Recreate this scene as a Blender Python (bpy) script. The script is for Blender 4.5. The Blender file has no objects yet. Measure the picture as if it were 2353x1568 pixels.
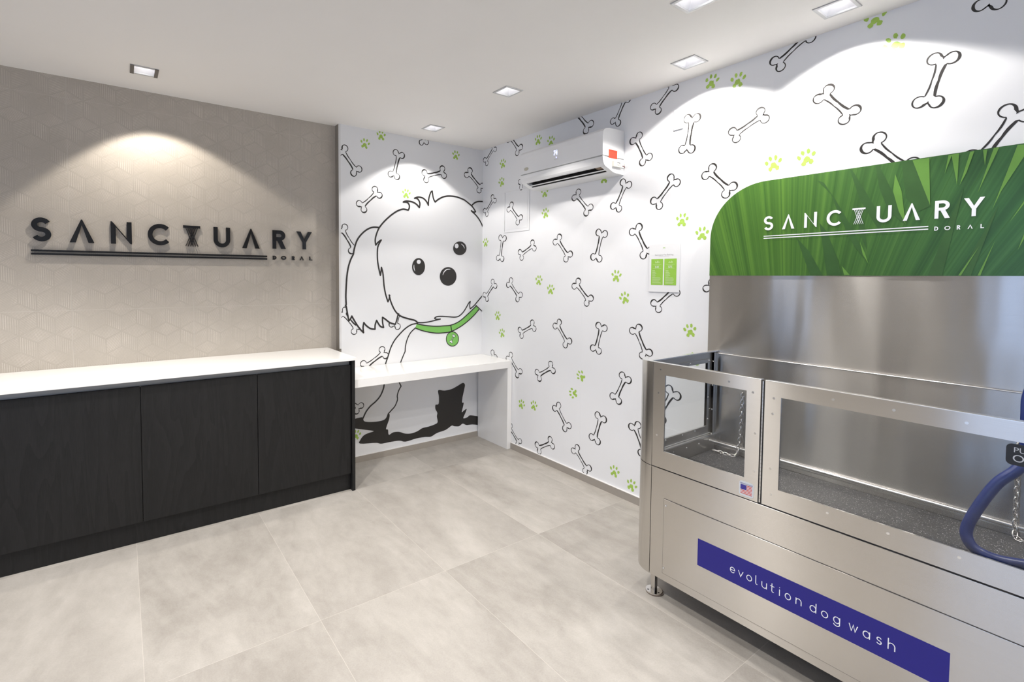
import bpy, bmesh, math, random
from mathutils import Vector, Matrix
random.seed(7)
SC = bpy.context.scene
COL = SC.collection
S = 1.45            # metres per layout unit (the camera stands at 1.45 m)
ZC = 1.777          # ceiling
XW = 1.866          # right wall
YD = 2.42           # dog mural wall
YG = 2.47           # recessed tiled wall
XL, YB = -1.75, -2.3
pi = math.pi

# ------------------------------------------------------------------ camera
cd = bpy.data.cameras.new('camera'); cam = bpy.data.objects.new('camera', cd); COL.objects.link(cam)
cd.sensor_fit = 'HORIZONTAL'; cd.sensor_width = 36.0; cd.lens = 17.1832
cd.shift_x = 0.060144; cd.shift_y = -0.042843; cd.clip_start = 0.02; cd.clip_end = 60
Rm = Matrix(((0.829729, 0.019856, -0.557813), (-0.558148, 0.037764, -0.828882), (0.004607, 0.999089, 0.042416)))
cam.matrix_world = Matrix.Translation((0, 0, S)) @ Rm.to_4x4()
SC.camera = cam

# ------------------------------------------------------------------ view and world
SC.view_settings.view_transform = 'Standard'; SC.view_settings.look = 'None'
SC.view_settings.gamma = 1.0; SC.view_settings.use_curve_mapping = False
SC.view_settings.exposure = 0.36
w = bpy.data.worlds.new('daylight'); SC.world = w; w.use_nodes = True
w.node_tree.nodes['Background'].inputs[0].default_value = (0.50, 0.66, 1.0, 1)
w.node_tree.nodes['Background'].inputs[1].default_value = 1.9
SPOT_W = 34.0
WARM = (1.0, 0.93, 0.84)
COOL = (1.0, 0.965, 0.925)

# ------------------------------------------------------------------ materials
def nmat(name):
    m = bpy.data.materials.new(name); m.use_nodes = True
    nt = m.node_tree; return m, nt, nt.nodes['Principled BSDF']
def mat(name, col, rough=.5, metal=0., bump=0., bscale=60., var=0., vscale=4., spec=.5, emit=None, es=0., coat=0.):
    m, nt, b = nmat(name)
    b.inputs['Base Color'].default_value = (*col, 1); b.inputs['Roughness'].default_value = rough
    b.inputs['Metallic'].default_value = metal; b.inputs['Specular IOR Level'].default_value = spec
    b.inputs['Coat Weight'].default_value = coat
    if emit: b.inputs['Emission Color'].default_value = (*emit, 1); b.inputs['Emission Strength'].default_value = es
    N = nt.nodes; L = nt.links
    g = N.new('ShaderNodeNewGeometry')
    n = N.new('ShaderNodeTexNoise'); n.inputs['Scale'].default_value = vscale; n.inputs['Detail'].default_value = 6
    L.new(g.outputs['Position'], n.inputs['Vector'])
    mx = N.new('ShaderNodeMix'); mx.data_type = 'RGBA'
    v = max(var, .015)
    mx.inputs[6].default_value = (*[c*(1-v) for c in col], 1); mx.inputs[7].default_value = (*[min(1, c*(1+v)) for c in col], 1)
    L.new(n.outputs['Fac'], mx.inputs[0]); L.new(mx.outputs[2], b.inputs['Base Color'])
    if bump:
        n2 = N.new('ShaderNodeTexNoise'); n2.inputs['Scale'].default_value = bscale; L.new(g.outputs['Position'], n2.inputs['Vector'])
        bp = N.new('ShaderNodeBump'); bp.inputs['Strength'].default_value = bump; bp.inputs['Distance'].default_value = .002
        L.new(n2.outputs['Fac'], bp.inputs['Height']); L.new(bp.outputs['Normal'], b.inputs['Normal'])
    return m
class NG:
    """small helper for math node expressions"""
    def __init__(s, nt): s.nt = nt
    def m(s, op, a, b=None, c=None):
        n = s.nt.nodes.new('ShaderNodeMath'); n.operation = op
        for i, v in enumerate((a, b, c)):
            if v is None: continue
            if hasattr(v, 'node'): s.nt.links.new(v, n.inputs[i])
            else: n.inputs[i].default_value = v
        return n.outputs[0]
    def near(s, a, period, off, half):     # 1 on grout lines
        t = s.m('SUBTRACT', a, off); t = s.m('DIVIDE', t, period); t = s.m('ADD', t, .5); t = s.m('FRACT', t)
        t = s.m('SUBTRACT', t, .5); t = s.m('ABSOLUTE', t); return s.m('LESS_THAN', t, half/period)
    def cell(s, a, period, off): return s.m('FLOOR', s.m('DIVIDE', s.m('SUBTRACT', a, off), period))
def noise(nt, vec, scale, detail=6, rough=.55, sx=(1, 1, 1), dist=0.):
    mp = nt.nodes.new('ShaderNodeMapping'); mp.inputs['Scale'].default_value = sx
    nt.links.new(vec, mp.inputs['Vector'])
    n = nt.nodes.new('ShaderNodeTexNoise'); n.inputs['Scale'].default_value = scale
    n.inputs['Detail'].default_value = detail; n.inputs['Roughness'].default_value = rough; n.inputs['Distortion'].default_value = dist
    nt.links.new(mp.outputs[0], n.inputs['Vector']); return n.outputs['Fac']
def ramp(nt, fac, stops):
    r = nt.nodes.new('ShaderNodeValToRGB'); e = r.color_ramp.elements
    while len(e) < len(stops): e.new(.5)
    for k, (p, c) in zip(e, stops): k.position = p; k.color = (*c, 1)
    nt.links.new(fac, r.inputs[0]); return r.outputs[0]
def mixc(nt, fac, a, b, mode='MIX'):
    m = nt.nodes.new('ShaderNodeMix'); m.data_type = 'RGBA'; m.blend_type = mode
    for i, v in ((0, fac), (6, a), (7, b)):
        if hasattr(v, 'node'): nt.links.new(v, m.inputs[i])
        elif i == 0: m.inputs[0].default_value = v
        else: m.inputs[i].default_value = (*v, 1)
    return m.outputs[2]

def floor_mat():
    m, nt, b = nmat('porcelain_floor_tile'); g = NG(nt)
    geo = nt.nodes.new('ShaderNodeNewGeometry'); sp = nt.nodes.new('ShaderNodeSeparateXYZ'); nt.links.new(geo.outputs['Position'], sp.inputs[0])
    X, Y = sp.outputs[0], sp.outputs[1]
    px, py = .4328*S, .7605*S; ox, oy = .0275*S, .5905*S
    grout = g.m('MAXIMUM', g.near(X, px, ox, .0010), g.near(Y, py, oy, .0010))
    cx, cy = g.cell(X, px, ox), g.cell(Y, py, oy)
    cb = nt.nodes.new('ShaderNodeCombineXYZ')
    nt.links.new(g.m('ADD', X, g.m('MULTIPLY', cx, 7.3)), cb.inputs[0]); nt.links.new(g.m('ADD', Y, g.m('MULTIPLY', cy, 3.1)), cb.inputs[1])
    nt.links.new(g.m('ADD', g.m('MULTIPLY', cx, 5.7), g.m('MULTIPLY', cy, 2.3)), cb.inputs[2])
    n1 = noise(nt, cb.outputs[0], 2.2, 8, .6, (1, .45, 1), .6)
    n2 = noise(nt, cb.outputs[0], 14, 8, .7, (1, .6, 1), .3)
    n3 = noise(nt, cb.outputs[0], 160, 3, .6)
    f = g.m('ADD', g.m('MULTIPLY', n1, .62), g.m('ADD', g.m('MULTIPLY', n2, .26), g.m('MULTIPLY', n3, .12)))
    c = ramp(nt, f, [(.34, (.25, .226, .198)), (.48, (.36, .334, .30)), (.62, (.47, .44, .40))])
    wn = nt.nodes.new('ShaderNodeTexWhiteNoise'); cc = nt.nodes.new('ShaderNodeCombineXYZ'); nt.links.new(cx, cc.inputs[0]); nt.links.new(cy, cc.inputs[1]); nt.links.new(cc.outputs[0], wn.inputs['Vector'])
    c = mixc(nt, g.m('MULTIPLY', wn.outputs['Value'], .22), c, (.36, .33, .30))
    c = mixc(nt, g.m('MULTIPLY', grout, .34), c, (.72, .67, .60))
    nt.links.new(c, b.inputs['Base Color']); b.inputs['Roughness'].default_value = .42
    b.inputs['Specular IOR Level'].default_value = .4
    bp = nt.nodes.new('ShaderNodeBump'); bp.inputs['Strength'].default_value = .15; bp.inputs['Distance'].default_value = .001
    nt.links.new(n3, bp.inputs['Height']); nt.links.new(bp.outputs[0], b.inputs['Normal'])
    return m
def cube_tile_mat():
    """cement tile printed with hatched cubes; UV.x runs across the hatch of each rhombus, UV.y along"""
    m, nt, b = nmat('hatched_cube_tile'); g = NG(nt)
    geo = nt.nodes.new('ShaderNodeNewGeometry'); sp = nt.nodes.new('ShaderNodeSeparateXYZ'); nt.links.new(geo.outputs['Position'], sp.inputs[0])
    uv = nt.nodes.new('ShaderNodeUVMap'); uv.uv_map = 'UVMap'; su = nt.nodes.new('ShaderNodeSeparateXYZ'); nt.links.new(uv.outputs[0], su.inputs[0])
    U, V = su.outputs[0], su.outputs[1]
    nl = g.m('FLOOR', U); fu = g.m('SUBTRACT', U, nl)          # floor(U)=number of lines*100 encoding removed below
    # U holds k + u with k = line count; lines drawn inside a margin
    ph = g.m('FRACT', g.m('MULTIPLY', fu, nl))
    line = g.m('LESS_THAN', g.m('ABSOLUTE', g.m('SUBTRACT', ph, .5)), .22)
    inside = g.m('MULTIPLY', g.m('LESS_THAN', g.m('ABSOLUTE', g.m('SUBTRACT', fu, .5)), .45), g.m('LESS_THAN', g.m('ABSOLUTE', g.m('SUBTRACT', V, .5)), .455))
    line = g.m('MULTIPLY', line, inside)
    P = geo.outputs['Position']
    n1 = noise(nt, P, 1.7, 6, .6, (1, 1, 1), .4); n2 = noise(nt, P, 9, 8, .65); n3 = noise(nt, P, 120, 4, .6)
    f = g.m('ADD', g.m('MULTIPLY', n1, .45), g.m('ADD', g.m('MULTIPLY', n2, .4), g.m('MULTIPLY', n3, .15)))
    base = ramp(nt, f, [(.3, (.31, .275, .232)), (.7, (.46, .415, .36))])
    lite = ramp(nt, f, [(.3, (.46, .418, .36)), (.7, (.575, .525, .46))])
    fade = ramp(nt, n2, [(.38, (.12,)*3), (.62, (.95,)*3)])
    fr = nt.nodes.new('ShaderNodeSeparateColor'); nt.links.new(fade, fr.inputs[0])
    mid = mixc(nt, .5, base, lite)
    face = mixc(nt, fr.outputs[0], mid, base)
    c = mixc(nt, g.m('MULTIPLY', line, g.m('MULTIPLY', fr.outputs[0], 1.0)), face, lite)
    X, Z = sp.outputs[0], sp.outputs[2]
    grout = g.m('MAXIMUM', g.near(X, .4345*S, -.167*S, .0011), g.near(Z, .838*S, .857*S, .0011))
    c = mixc(nt, g.m('MULTIPLY', grout, .8), c, (.50, .47, .42))
    nt.links.new(c, b.inputs['Base Color']); b.inputs['Roughness'].default_value = .55
    bp = nt.nodes.new('ShaderNodeBump'); bp.inputs['Strength'].default_value = .35; bp.inputs['Distance'].default_value = .0015
    nt.links.new(g.m('ADD', g.m('MULTIPLY', line, .5), g.m('MULTIPLY', grout, -1.)), bp.inputs['Height']); nt.links.new(bp.outputs[0], b.inputs['Normal'])
    return m
def wood_mat():
    m, nt, b = nmat('black_ash_wood'); g = NG(nt)
    geo = nt.nodes.new('ShaderNodeNewGeometry'); P = geo.outputs['Position']
    n1 = noise(nt, P, 3, 3, .45, (1.6, 1, .16), .8)
    ringv = g.m('FRACT', g.m('MULTIPLY', n1, 14))
    n2 = noise(nt, P, 60, 6, .6, (6, 1, .25))
    f = g.m('ADD', g.m('MULTIPLY', ringv, .2), g.m('MULTIPLY', n2, .8))
    c = ramp(nt, f, [(.25, (.004, .004, .004)), (.75, (.013, .0125, .0125))])
    nt.links.new(c, b.inputs['Base Color']); b.inputs['Roughness'].default_value = .5; b.inputs['Specular IOR Level'].default_value = .35
    bp = nt.nodes.new('ShaderNodeBump'); bp.inputs['Strength'].default_value = .5; bp.inputs['Distance'].default_value = .0006
    nt.links.new(f, bp.inputs['Height']); nt.links.new(bp.outputs[0], b.inputs['Normal'])
    return m
def steel_mat(name, tangent=(0, 1, 0), rough=.27, aniso=.85, col=(.62, .60, .575), wave=0.0):
    m, nt, b = nmat(name); g = NG(nt)
    geo = nt.nodes.new('ShaderNodeNewGeometry'); P = geo.outputs['Position']
    sx = [1, 1, 60] if name != 'brushed_steel_column' else [60, 60, 1]
    n = noise(nt, P, 8, 4, .6, sx)
    c = ramp(nt, n, [(.3, tuple(k*.975 for k in col)), (.7, tuple(min(1, k*1.02) for k in col))])
    nt.links.new(c, b.inputs['Base Color'])
    b.inputs['Metallic'].default_value = 1; b.inputs['Roughness'].default_value = rough
    b.inputs['Anisotropic'].default_value = aniso
    cb = nt.nodes.new('ShaderNodeCombineXYZ')
    for i in range(3): cb.inputs[i].default_value = tangent[i]
    nt.links.new(cb.outputs[0], b.inputs['Tangent'])
    if wave:
        n2 = noise(nt, P, 3.4, 2, .45, (1, 1, .22))
        bp = nt.nodes.new('ShaderNodeBump'); bp.inputs['Strength'].default_value = 1; bp.inputs['Distance'].default_value = wave
        nt.links.new(n2, bp.inputs['Height']); nt.links.new(bp.outputs[0], b.inputs['Normal'])
    return m
def mat_speckle():
    m, nt, b = nmat('speckled_rubber'); geo = nt.nodes.new('ShaderNodeNewGeometry'); P = geo.outputs['Position']
    v = nt.nodes.new('ShaderNodeTexVoronoi'); v.inputs['Scale'].default_value = 190; nt.links.new(P, v.inputs['Vector'])
    c = ramp(nt, v.outputs['Distance'], [(.16, (.55, .54, .52)), (.30, (.035, .034, .035))])
    n = noise(nt, P, 300, 2, .6)
    c2 = ramp(nt, n, [(.45, (.022, .022, .024)), (.6, (.065, .063, .065))])
    sel = ramp(nt, noise(nt, P, 90, 2, .5), [(.48, (0, 0, 0)), (.56, (1, 1, 1))])
    fr = nt.nodes.new('ShaderNodeSeparateColor'); nt.links.new(sel, fr.inputs[0])
    nt.links.new(mixc(nt, fr.outputs[0], c2, c), b.inputs['Base Color']); b.inputs['Roughness'].default_value = .45
    return m
def palm_mat():
    m, nt, b = nmat('palm_leaf_print'); g = NG(nt)
    geo = nt.nodes.new('ShaderNodeNewGeometry'); sp = nt.nodes.new('ShaderNodeSeparateXYZ'); nt.links.new(geo.outputs['Position'], sp.inputs[0])
    Y, Z = sp.outputs[1], sp.outputs[2]
    a = g.m('ARCTAN2', g.m('SUBTRACT', Y, .70*S), g.m('SUBTRACT', Z, .25*S))
    cb = nt.nodes.new('ShaderNodeCombineXYZ'); nt.links.new(a, cb.inputs[0])
    n1 = noise(nt, cb.outputs[0], 34, 3, .6); n2 = noise(nt, cb.outputs[0], 130, 2, .5)
    f = g.m('ADD', g.m('MULTIPLY', n1, .7), g.m('MULTIPLY', n2, .3))
    cA = ramp(nt, f, [(.33, (.028, .085, .012)), (.48, (.06, .155, .022)), (.62, (.10, .225, .03)), (.72, (.15, .30, .045))])
    cB = ramp(nt, f, [(.33, (.018, .065, .02)), (.5, (.032, .11, .03)), (.66, (.055, .155, .045))])
    t = g.m('DIVIDE', g.m('SUBTRACT', .75*S, Y), .5*S)
    t.node.use_clamp = True
    c = mixc(nt, t, cA, cB)
    # dark leaf folds
    fold = g.m('FRACT', g.m('MULTIPLY', a, 21)); fold = g.m('LESS_THAN', fold, .05)
    c = mixc(nt, g.m('MULTIPLY', fold, .55), c, (.03, .10, .015))
    nt.links.new(c, b.inputs['Base Color']); b.inputs['Roughness'].default_value = .35
    return m
def glass_mat(name='clear_polycarbonate', tint=(.97, .98, .985), refl=.06):
    m = bpy.data.materials.new(name); m.use_nodes = True; nt = m.node_tree; nt.nodes.clear()
    o = nt.nodes.new('ShaderNodeOutputMaterial'); t = nt.nodes.new('ShaderNodeBsdfTransparent'); gl = nt.nodes.new('ShaderNodeBsdfGlossy')
    t.inputs[0].default_value = (*tint, 1); gl.inputs['Roughness'].default_value = .02
    lw = nt.nodes.new('ShaderNodeLayerWeight'); lw.inputs[0].default_value = .5
    g = NG(nt); fac = g.m('ADD', g.m('MULTIPLY', g.m('POWER', lw.outputs['Facing'], 4.0), .45), .035)
    mx = nt.nodes.new('ShaderNodeMixShader'); nt.links.new(fac, mx.inputs[0]); nt.links.new(t.outputs[0], mx.inputs[1]); nt.links.new(gl.outputs[0], mx.inputs[2])
    nt.links.new(mx.outputs[0], o.inputs[0]); return m

MT = dict(
    vinyl=mat('white_wall_vinyl', (.81, .81, .815), .45, var=.01),
    ink=mat('black_ink', (.022, .019, .017), .45), gink=mat('green_ink', (.37, .56, .09), .5, var=.25, vscale=55),
    collar=mat('green_collar_ink', (.19, .50, .10), .45), white=mat('white_ink', (.82, .82, .84), .45),
    ceil=mat('ceiling_paint', (.82, .80, .775), .8, bump=.05, bscale=30), paint=mat('wall_paint', (.60, .585, .56), .8),
    floor=floor_mat(), tile=cube_tile_mat(), base=mat('baseboard_tile', (.34, .305, .265), .45, var=.08, vscale=12),
    basetop=mat('caulk', (.72, .70, .68), .6), tileedge=mat('tile_edge', (.24, .215, .185), .5, var=.12, vscale=20), bead=mat('corner_bead', (.70, .69, .68), .5),
    quartz=mat('white_quartz', (.82, .805, .78), .18, var=.01), wood=wood_mat(), wooddark=mat('black_laminate_edge', (.010, .009, .009), .5),
    alu=mat('grey_channel', (.30, .31, .32), .4, .6), black=mat('black_acrylic', (.006, .006, .007), .12, coat=.5),
    blackside=mat('black_acrylic_edge', (.05, .05, .048), .3), rubber=mat('dark_gasket', (.03, .03, .03), .6),
    steel=steel_mat('brushed_steel_front', (0, 0, 1), .25, 1., (.66, .635, .60), .0010),
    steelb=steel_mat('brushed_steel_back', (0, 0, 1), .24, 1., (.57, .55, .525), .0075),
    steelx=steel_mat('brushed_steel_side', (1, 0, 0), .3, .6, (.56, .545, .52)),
    steelv=steel_mat('brushed_steel_column', (0, 0, 1), .25, .7, (.60, .58, .55)),
    chrome=mat('polished_steel', (.80, .78, .76), .12, 1.), lip=mat('rolled_steel_edge', (.85, .84, .82), .22, 1.),
    mat=mat_speckle(), palm=palm_mat(), leafl=mat('pale_leaf_print', (.13, .29, .05), .35, var=.12, vscale=20), leafd=mat('dark_leaf_print', (.040, .11, .026), .35, var=.25, vscale=14),
    signblue=mat('royal_blue_vinyl', (.011, .008, .205), .42, var=.05), signwhite=mat('white_lettering', (.86, .87, .90), .4),
    glass=glass_mat(), wglass=glass_mat('window_glass'),
    acw=mat('white_abs_plastic', (.80, .80, .80), .3), acg=mat('grey_plastic_groove', (.42, .42, .41), .4), acd=mat('dark_vent', (.012, .011, .010), .5), tan=mat('tan_foam', (.22, .16, .11), .8),
    red=mat('orange_red_sticker', (.85, .065, .02), .5), cream=mat('cream_plastic', (.72, .70, .63), .4), wire=mat('brown_wire', (.12, .03, .03), .5),
    led=mat('blue_led', (.2, .2, .9), .5, emit=(.35, .42, 1.), es=6), silver=mat('silver_badge', (.5, .48, .40), .4, .5),
    paper=mat('laminated_paper', (.78, .78, .78), .28), pgreen=mat('leaflet_green', (.29, .53, .07), .35, var=.1, vscale=30), greytext=mat('grey_print', (.42, .42, .40), .5), palegreen=mat('pale_green_print', (.62, .78, .42), .5),
    trim=mat('light_trim_grey', (.52, .52, .52), .35, .2), trimd=mat('gimbal_plate_grey', (.14, .125, .11), .4), refl=mat('reflector_satin', (.90, .90, .93), .45, .2), lamp=mat('lamp_lens', (1, 1, 1), .5, emit=(1, .98, .97), es=11),
    hose=mat('blue_rubber_hose', (.004, .020, .145), .34), flagb=mat('flag_blue', (.055, .04, .28), .5), flagr=mat('flag_red', (.62, .055, .035), .5), sticker=mat('sticker_white', (.66, .68, .70), .4),
    tagblack=mat('black_tag_plastic', (.012, .012, .013), .35), tagtext=mat('tag_grey_text', (.55, .56, .58), .5), cork=mat('brown_foot_pad', (.16, .125, .10), .7), alum=mat('window_frame_metal', (.25, .25, .26), .4, .8), seamshade=mat('seam_shadow_dark', (.05, .045, .04), .6),  # last entry is a dark colour standing in for shade in the seams
)

# ------------------------------------------------------------------ geometry helpers
ORG = {}
class MB:
    def __init__(s, *mats): s.k = 0; s.j = 2.2e-5; s.v = []; s.f = []; s.mi = []; s.uv = []; s.mats = list(mats); s.sm = []
    def add(s, vs, fs, mi=0, smooth=False, uvs=None):
        o = len(s.v); s.v += [tuple(v) for v in vs]
        for k, f in enumerate(fs):
            s.f.append([o+i for i in f]); s.mi.append(mi); s.sm.append(smooth); s.uv.append(uvs[k] if uvs else None)
        return s
    def box(s, x0, x1, y0, y1, z0, z1, mi=0):
        v = [(x, y, z) for x in (x0, x1) for y in (y0, y1) for z in (z0, z1)]
        return s.add(v, [(0, 1, 3, 2), (4, 6, 7, 5), (0, 4, 5, 1), (2, 3, 7, 6), (0, 2, 6, 4), (1, 5, 7, 3)], mi)
    def prism(s, poly, m, d0, d1, mi=0, side=None):
        """polygon in plane coordinates -> solid between depths d0 and d1 using mapping m(u,v,d)"""
        s.k = (s.k+1) % 13; d0 += s.j*s.k
        n = len(poly); a = [m(u, v, d0) for u, v in poly]; b = [m(u, v, d1) for u, v in poly]
        s.add(a+b, [list(range(n)), [n+i for i in range(n)][::-1]], mi)
        s.add(a+b, [(i, (i+1) % n, n+(i+1) % n, n+i) for i in range(n)], mi if side is None else side); return s
    def face(s, poly, m, d, mi=0):
        s.k = (s.k+1) % 13; d += s.j*s.k            # neighbouring ink patches never share a plane
        return s.add([m(u, v, d) for u, v in poly], [list(range(len(poly)))], mi)
    def tube(s, pts, r, mi=0, n=10, closed=False, caps=True):
        P = [Vector(p) for p in pts]; N = len(P); rings = []; up = Vector((0, 0, 1)); prev = None
        for i in range(N):
            t = (P[(i+1) % N]-P[i-1]) if closed else (P[min(i+1, N-1)]-P[max(i-1, 0)])
            t.normalize()
            if prev is None:
                a = up if abs(t.z) < .9 else Vector((1, 0, 0)); x = t.cross(a).normalized()
            else: x = (prev-t*prev.dot(t)).normalized()
            prev = x; y = t.cross(x); rr = r[i] if isinstance(r, (list, tuple)) else r
            rings += [P[i]+x*rr*math.cos(2*pi*k/n)+y*rr*math.sin(2*pi*k/n) for k in range(n)]
        fs = []
        for i in range(N if closed else N-1):
            j = (i+1) % N
            fs += [(i*n+k, i*n+(k+1) % n, j*n+(k+1) % n, j*n+k) for k in range(n)]
        s.add(rings, fs, mi, True)
        if caps and not closed:
            s.add(rings[:n], [list(range(n))[::-1]], mi); s.add(rings[-n:], [list(range(n))], mi)
        return s
    def cyl(s, c, r, h, axis='z', mi=0, n=24, r2=None):
        c = Vector(c); r2 = r if r2 is None else r2
        ax = {'x': (Vector((0, 1, 0)), Vector((0, 0, 1)), Vector((1, 0, 0))), 'y': (Vector((1, 0, 0)), Vector((0, 0, 1)), Vector((0, 1, 0))), 'z': (Vector((1, 0, 0)), Vector((0, 1, 0)), Vector((0, 0, 1)))}[axis]
        a = [c+ax[0]*r*math.cos(2*pi*k/n)+ax[1]*r*math.sin(2*pi*k/n) for k in range(n)]
        b = [c+ax[2]*h+ax[0]*r2*math.cos(2*pi*k/n)+ax[1]*r2*math.sin(2*pi*k/n) for k in range(n)]
        s.add(a+b, [(i, (i+1) % n, n+(i+1) % n, n+i) for i in range(n)], mi, True)
        s.add(a, [list(range(n))], mi); s.add(b, [list(range(n))], mi); return s
    def dome(s, c, r, h, d, mi=0, n=12):       # small screw head, facing direction d
        d = Vector(d); a = d.orthogonal().normalized(); b = d.cross(a); c = Vector(c)
        vs = [c+(a*math.cos(2*pi*k/n)+b*math.sin(2*pi*k/n))*r*q+d*h*p for q, p in ((1, 0), (.85, .6), (.45, .95)) for k in range(n)]+[c+d*h]
        fs = [(l*n+k, l*n+(k+1) % n, (l+1)*n+(k+1) % n, (l+1)*n+k) for l in range(2) for k in range(n)]+[(2*n+k, 2*n+(k+1) % n, 3*n) for k in range(n)]
        return s.add(vs, fs, mi, True)
    def stroke(s, pts, w, m, d, mi=0, caps=True, thick=0, side=None):
        """ribbon with mitred joints in plane coordinates; flat at depth d or solid down to d-thick"""
        P = [Vector(pts[0])]
        for p in pts[1:]:
            if (Vector(p)-P[-1]).length > 1e-6: P.append(Vector(p))
        N = len(P); L, Rr = [], []
        if isinstance(w, (list, tuple)) and len(w) != N: w = list(w)[:N]+[w[-1]]*max(0, N-len(w))
        for i in range(N):
            a = (P[i]-P[i-1]).normalized() if i else (P[1]-P[0]).normalized()
            b = (P[i+1]-P[i]).normalized() if i < N-1 else a
            t = (a+b)
            t = t.normalized() if t.length > 1e-4 else a
            nrm = Vector((-t.y, t.x)); c = max(.45, t.dot(a)); ww = (w[i] if isinstance(w, (list, tuple)) else w)/2/c
            L.append(P[i]+nrm*ww); Rr.append(P[i]-nrm*ww)
        s.k = (s.k+1) % 13
        for i in range(N-1):
            q = [L[i], Rr[i], Rr[i+1], L[i+1]]
            if thick: s.prism(q, m, d, d-thick, mi, side)
            else: s.add([m(u, v, d+s.j*s.k) for u, v in q], [(0, 1, 2, 3)], mi)
        s.k = (s.k+1) % 13
        if caps and not thick:
            for e in (0, N-1):
                r = (w[e] if isinstance(w, (list, tuple)) else w)/2
                s.face([(P[e].x+r*math.cos(2*pi*k/10), P[e].y+r*math.sin(2*pi*k/10)) for k in range(10)], m, d, mi)
        return s
    def build(s, name, parent=None, bevel=0, clip=None, scale=S, recalc=True):
        me = bpy.data.meshes.new(name)
        o0 = ORG.get(parent.name, Vector((0, 0, 0))) if parent else Vector((0, 0, 0))
        me.from_pydata([tuple(Vector(v)*scale-o0) for v in s.v], [], s.f)
        for m in s.mats: me.materials.append(MT[m])
        for p, mi, sm in zip(me.polygons, s.mi, s.sm): p.material_index = mi; p.use_smooth = sm
        if any(s.uv):
            ul = me.uv_layers.new(name='UVMap')
            for p, uv in zip(me.polygons, s.uv):
                if uv:
                    for li, q in zip(p.loop_indices, uv): ul.data[li].uv = q
        bm = bmesh.new(); bm.from_mesh(me)
        if clip:
            for co, no in clip:
                bmesh.ops.bisect_plane(bm, geom=bm.verts[:]+bm.edges[:]+bm.faces[:], plane_co=Vector(co)*scale-o0, plane_no=no, clear_outer=True)
        if recalc: bmesh.ops.recalc_face_normals(bm, faces=bm.faces[:])
        bm.to_mesh(me); bm.free()
        ob = bpy.data.objects.new(name, me); COL.objects.link(ob)
        if parent: ob.parent = parent
        ORG[ob.name] = o0
        if bevel:
            b = ob.modifiers.new('bevel', 'BEVEL'); b.width = bevel*scale; b.segments = 2; b.limit_method = 'ANGLE'; b.angle_limit = .6
        return ob
def thing(name, label, cat, loc, group=None):
    o = bpy.data.objects.new(name, None); COL.objects.link(o); o.location = Vector(loc)*S; o.empty_display_size = .05
    ORG[o.name] = Vector(loc)*S
    return tag(o, label, cat, group)
def tag(o, label, cat=None, group=None, kind=None):
    if label: o['label'] = label
    if cat: o['category'] = cat
    if group: o['group'] = group
    if kind: o['kind'] = kind
    return o
def struct(o): o['kind'] = 'structure'; return o
def catmull(pts, k=6, closed=False):
    P = [Vector(p) for p in pts]; N = len(P)
    if N < 3: return [tuple(p) for p in P]
    out = []
    for i in range(N if closed else N-1):
        p0 = P[i-1] if (i or closed) else P[0]; p1 = P[i]; p2 = P[(i+1) % N]; p3 = P[(i+2) % N] if (closed or i+2 < N) else P[-1]
        for j in range(k):
            t = j/k
            out.append(tuple(.5*((2*p1)+(p2-p0)*t+(2*p0-5*p1+4*p2-p3)*t*t+(3*p1-p0-3*p2+p3)*t**3)))
    if not closed: out.append(tuple(P[-1]))
    return out
def split(path):
    out = [[]]
    for p in path:
        if p is None: out.append([])
        else: out[-1].append(p)
    return [o for o in out if len(o) > 1]
def right(u, v, d): return (XW-d, u, v)       # plane mappings: d is the distance in front of the surface
def mural(u, v, d): return (u, YD-d, v)
def letterwall(u, v, d): return (u, YG-d, v)
def arc(cx, cy, rx, ry, a0, a1, n=16):
    return [(cx+rx*math.cos(math.radians(a0+(a1-a0)*i/n)), cy+ry*math.sin(math.radians(a0+(a1-a0)*i/n))) for i in range(n+1)]

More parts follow.
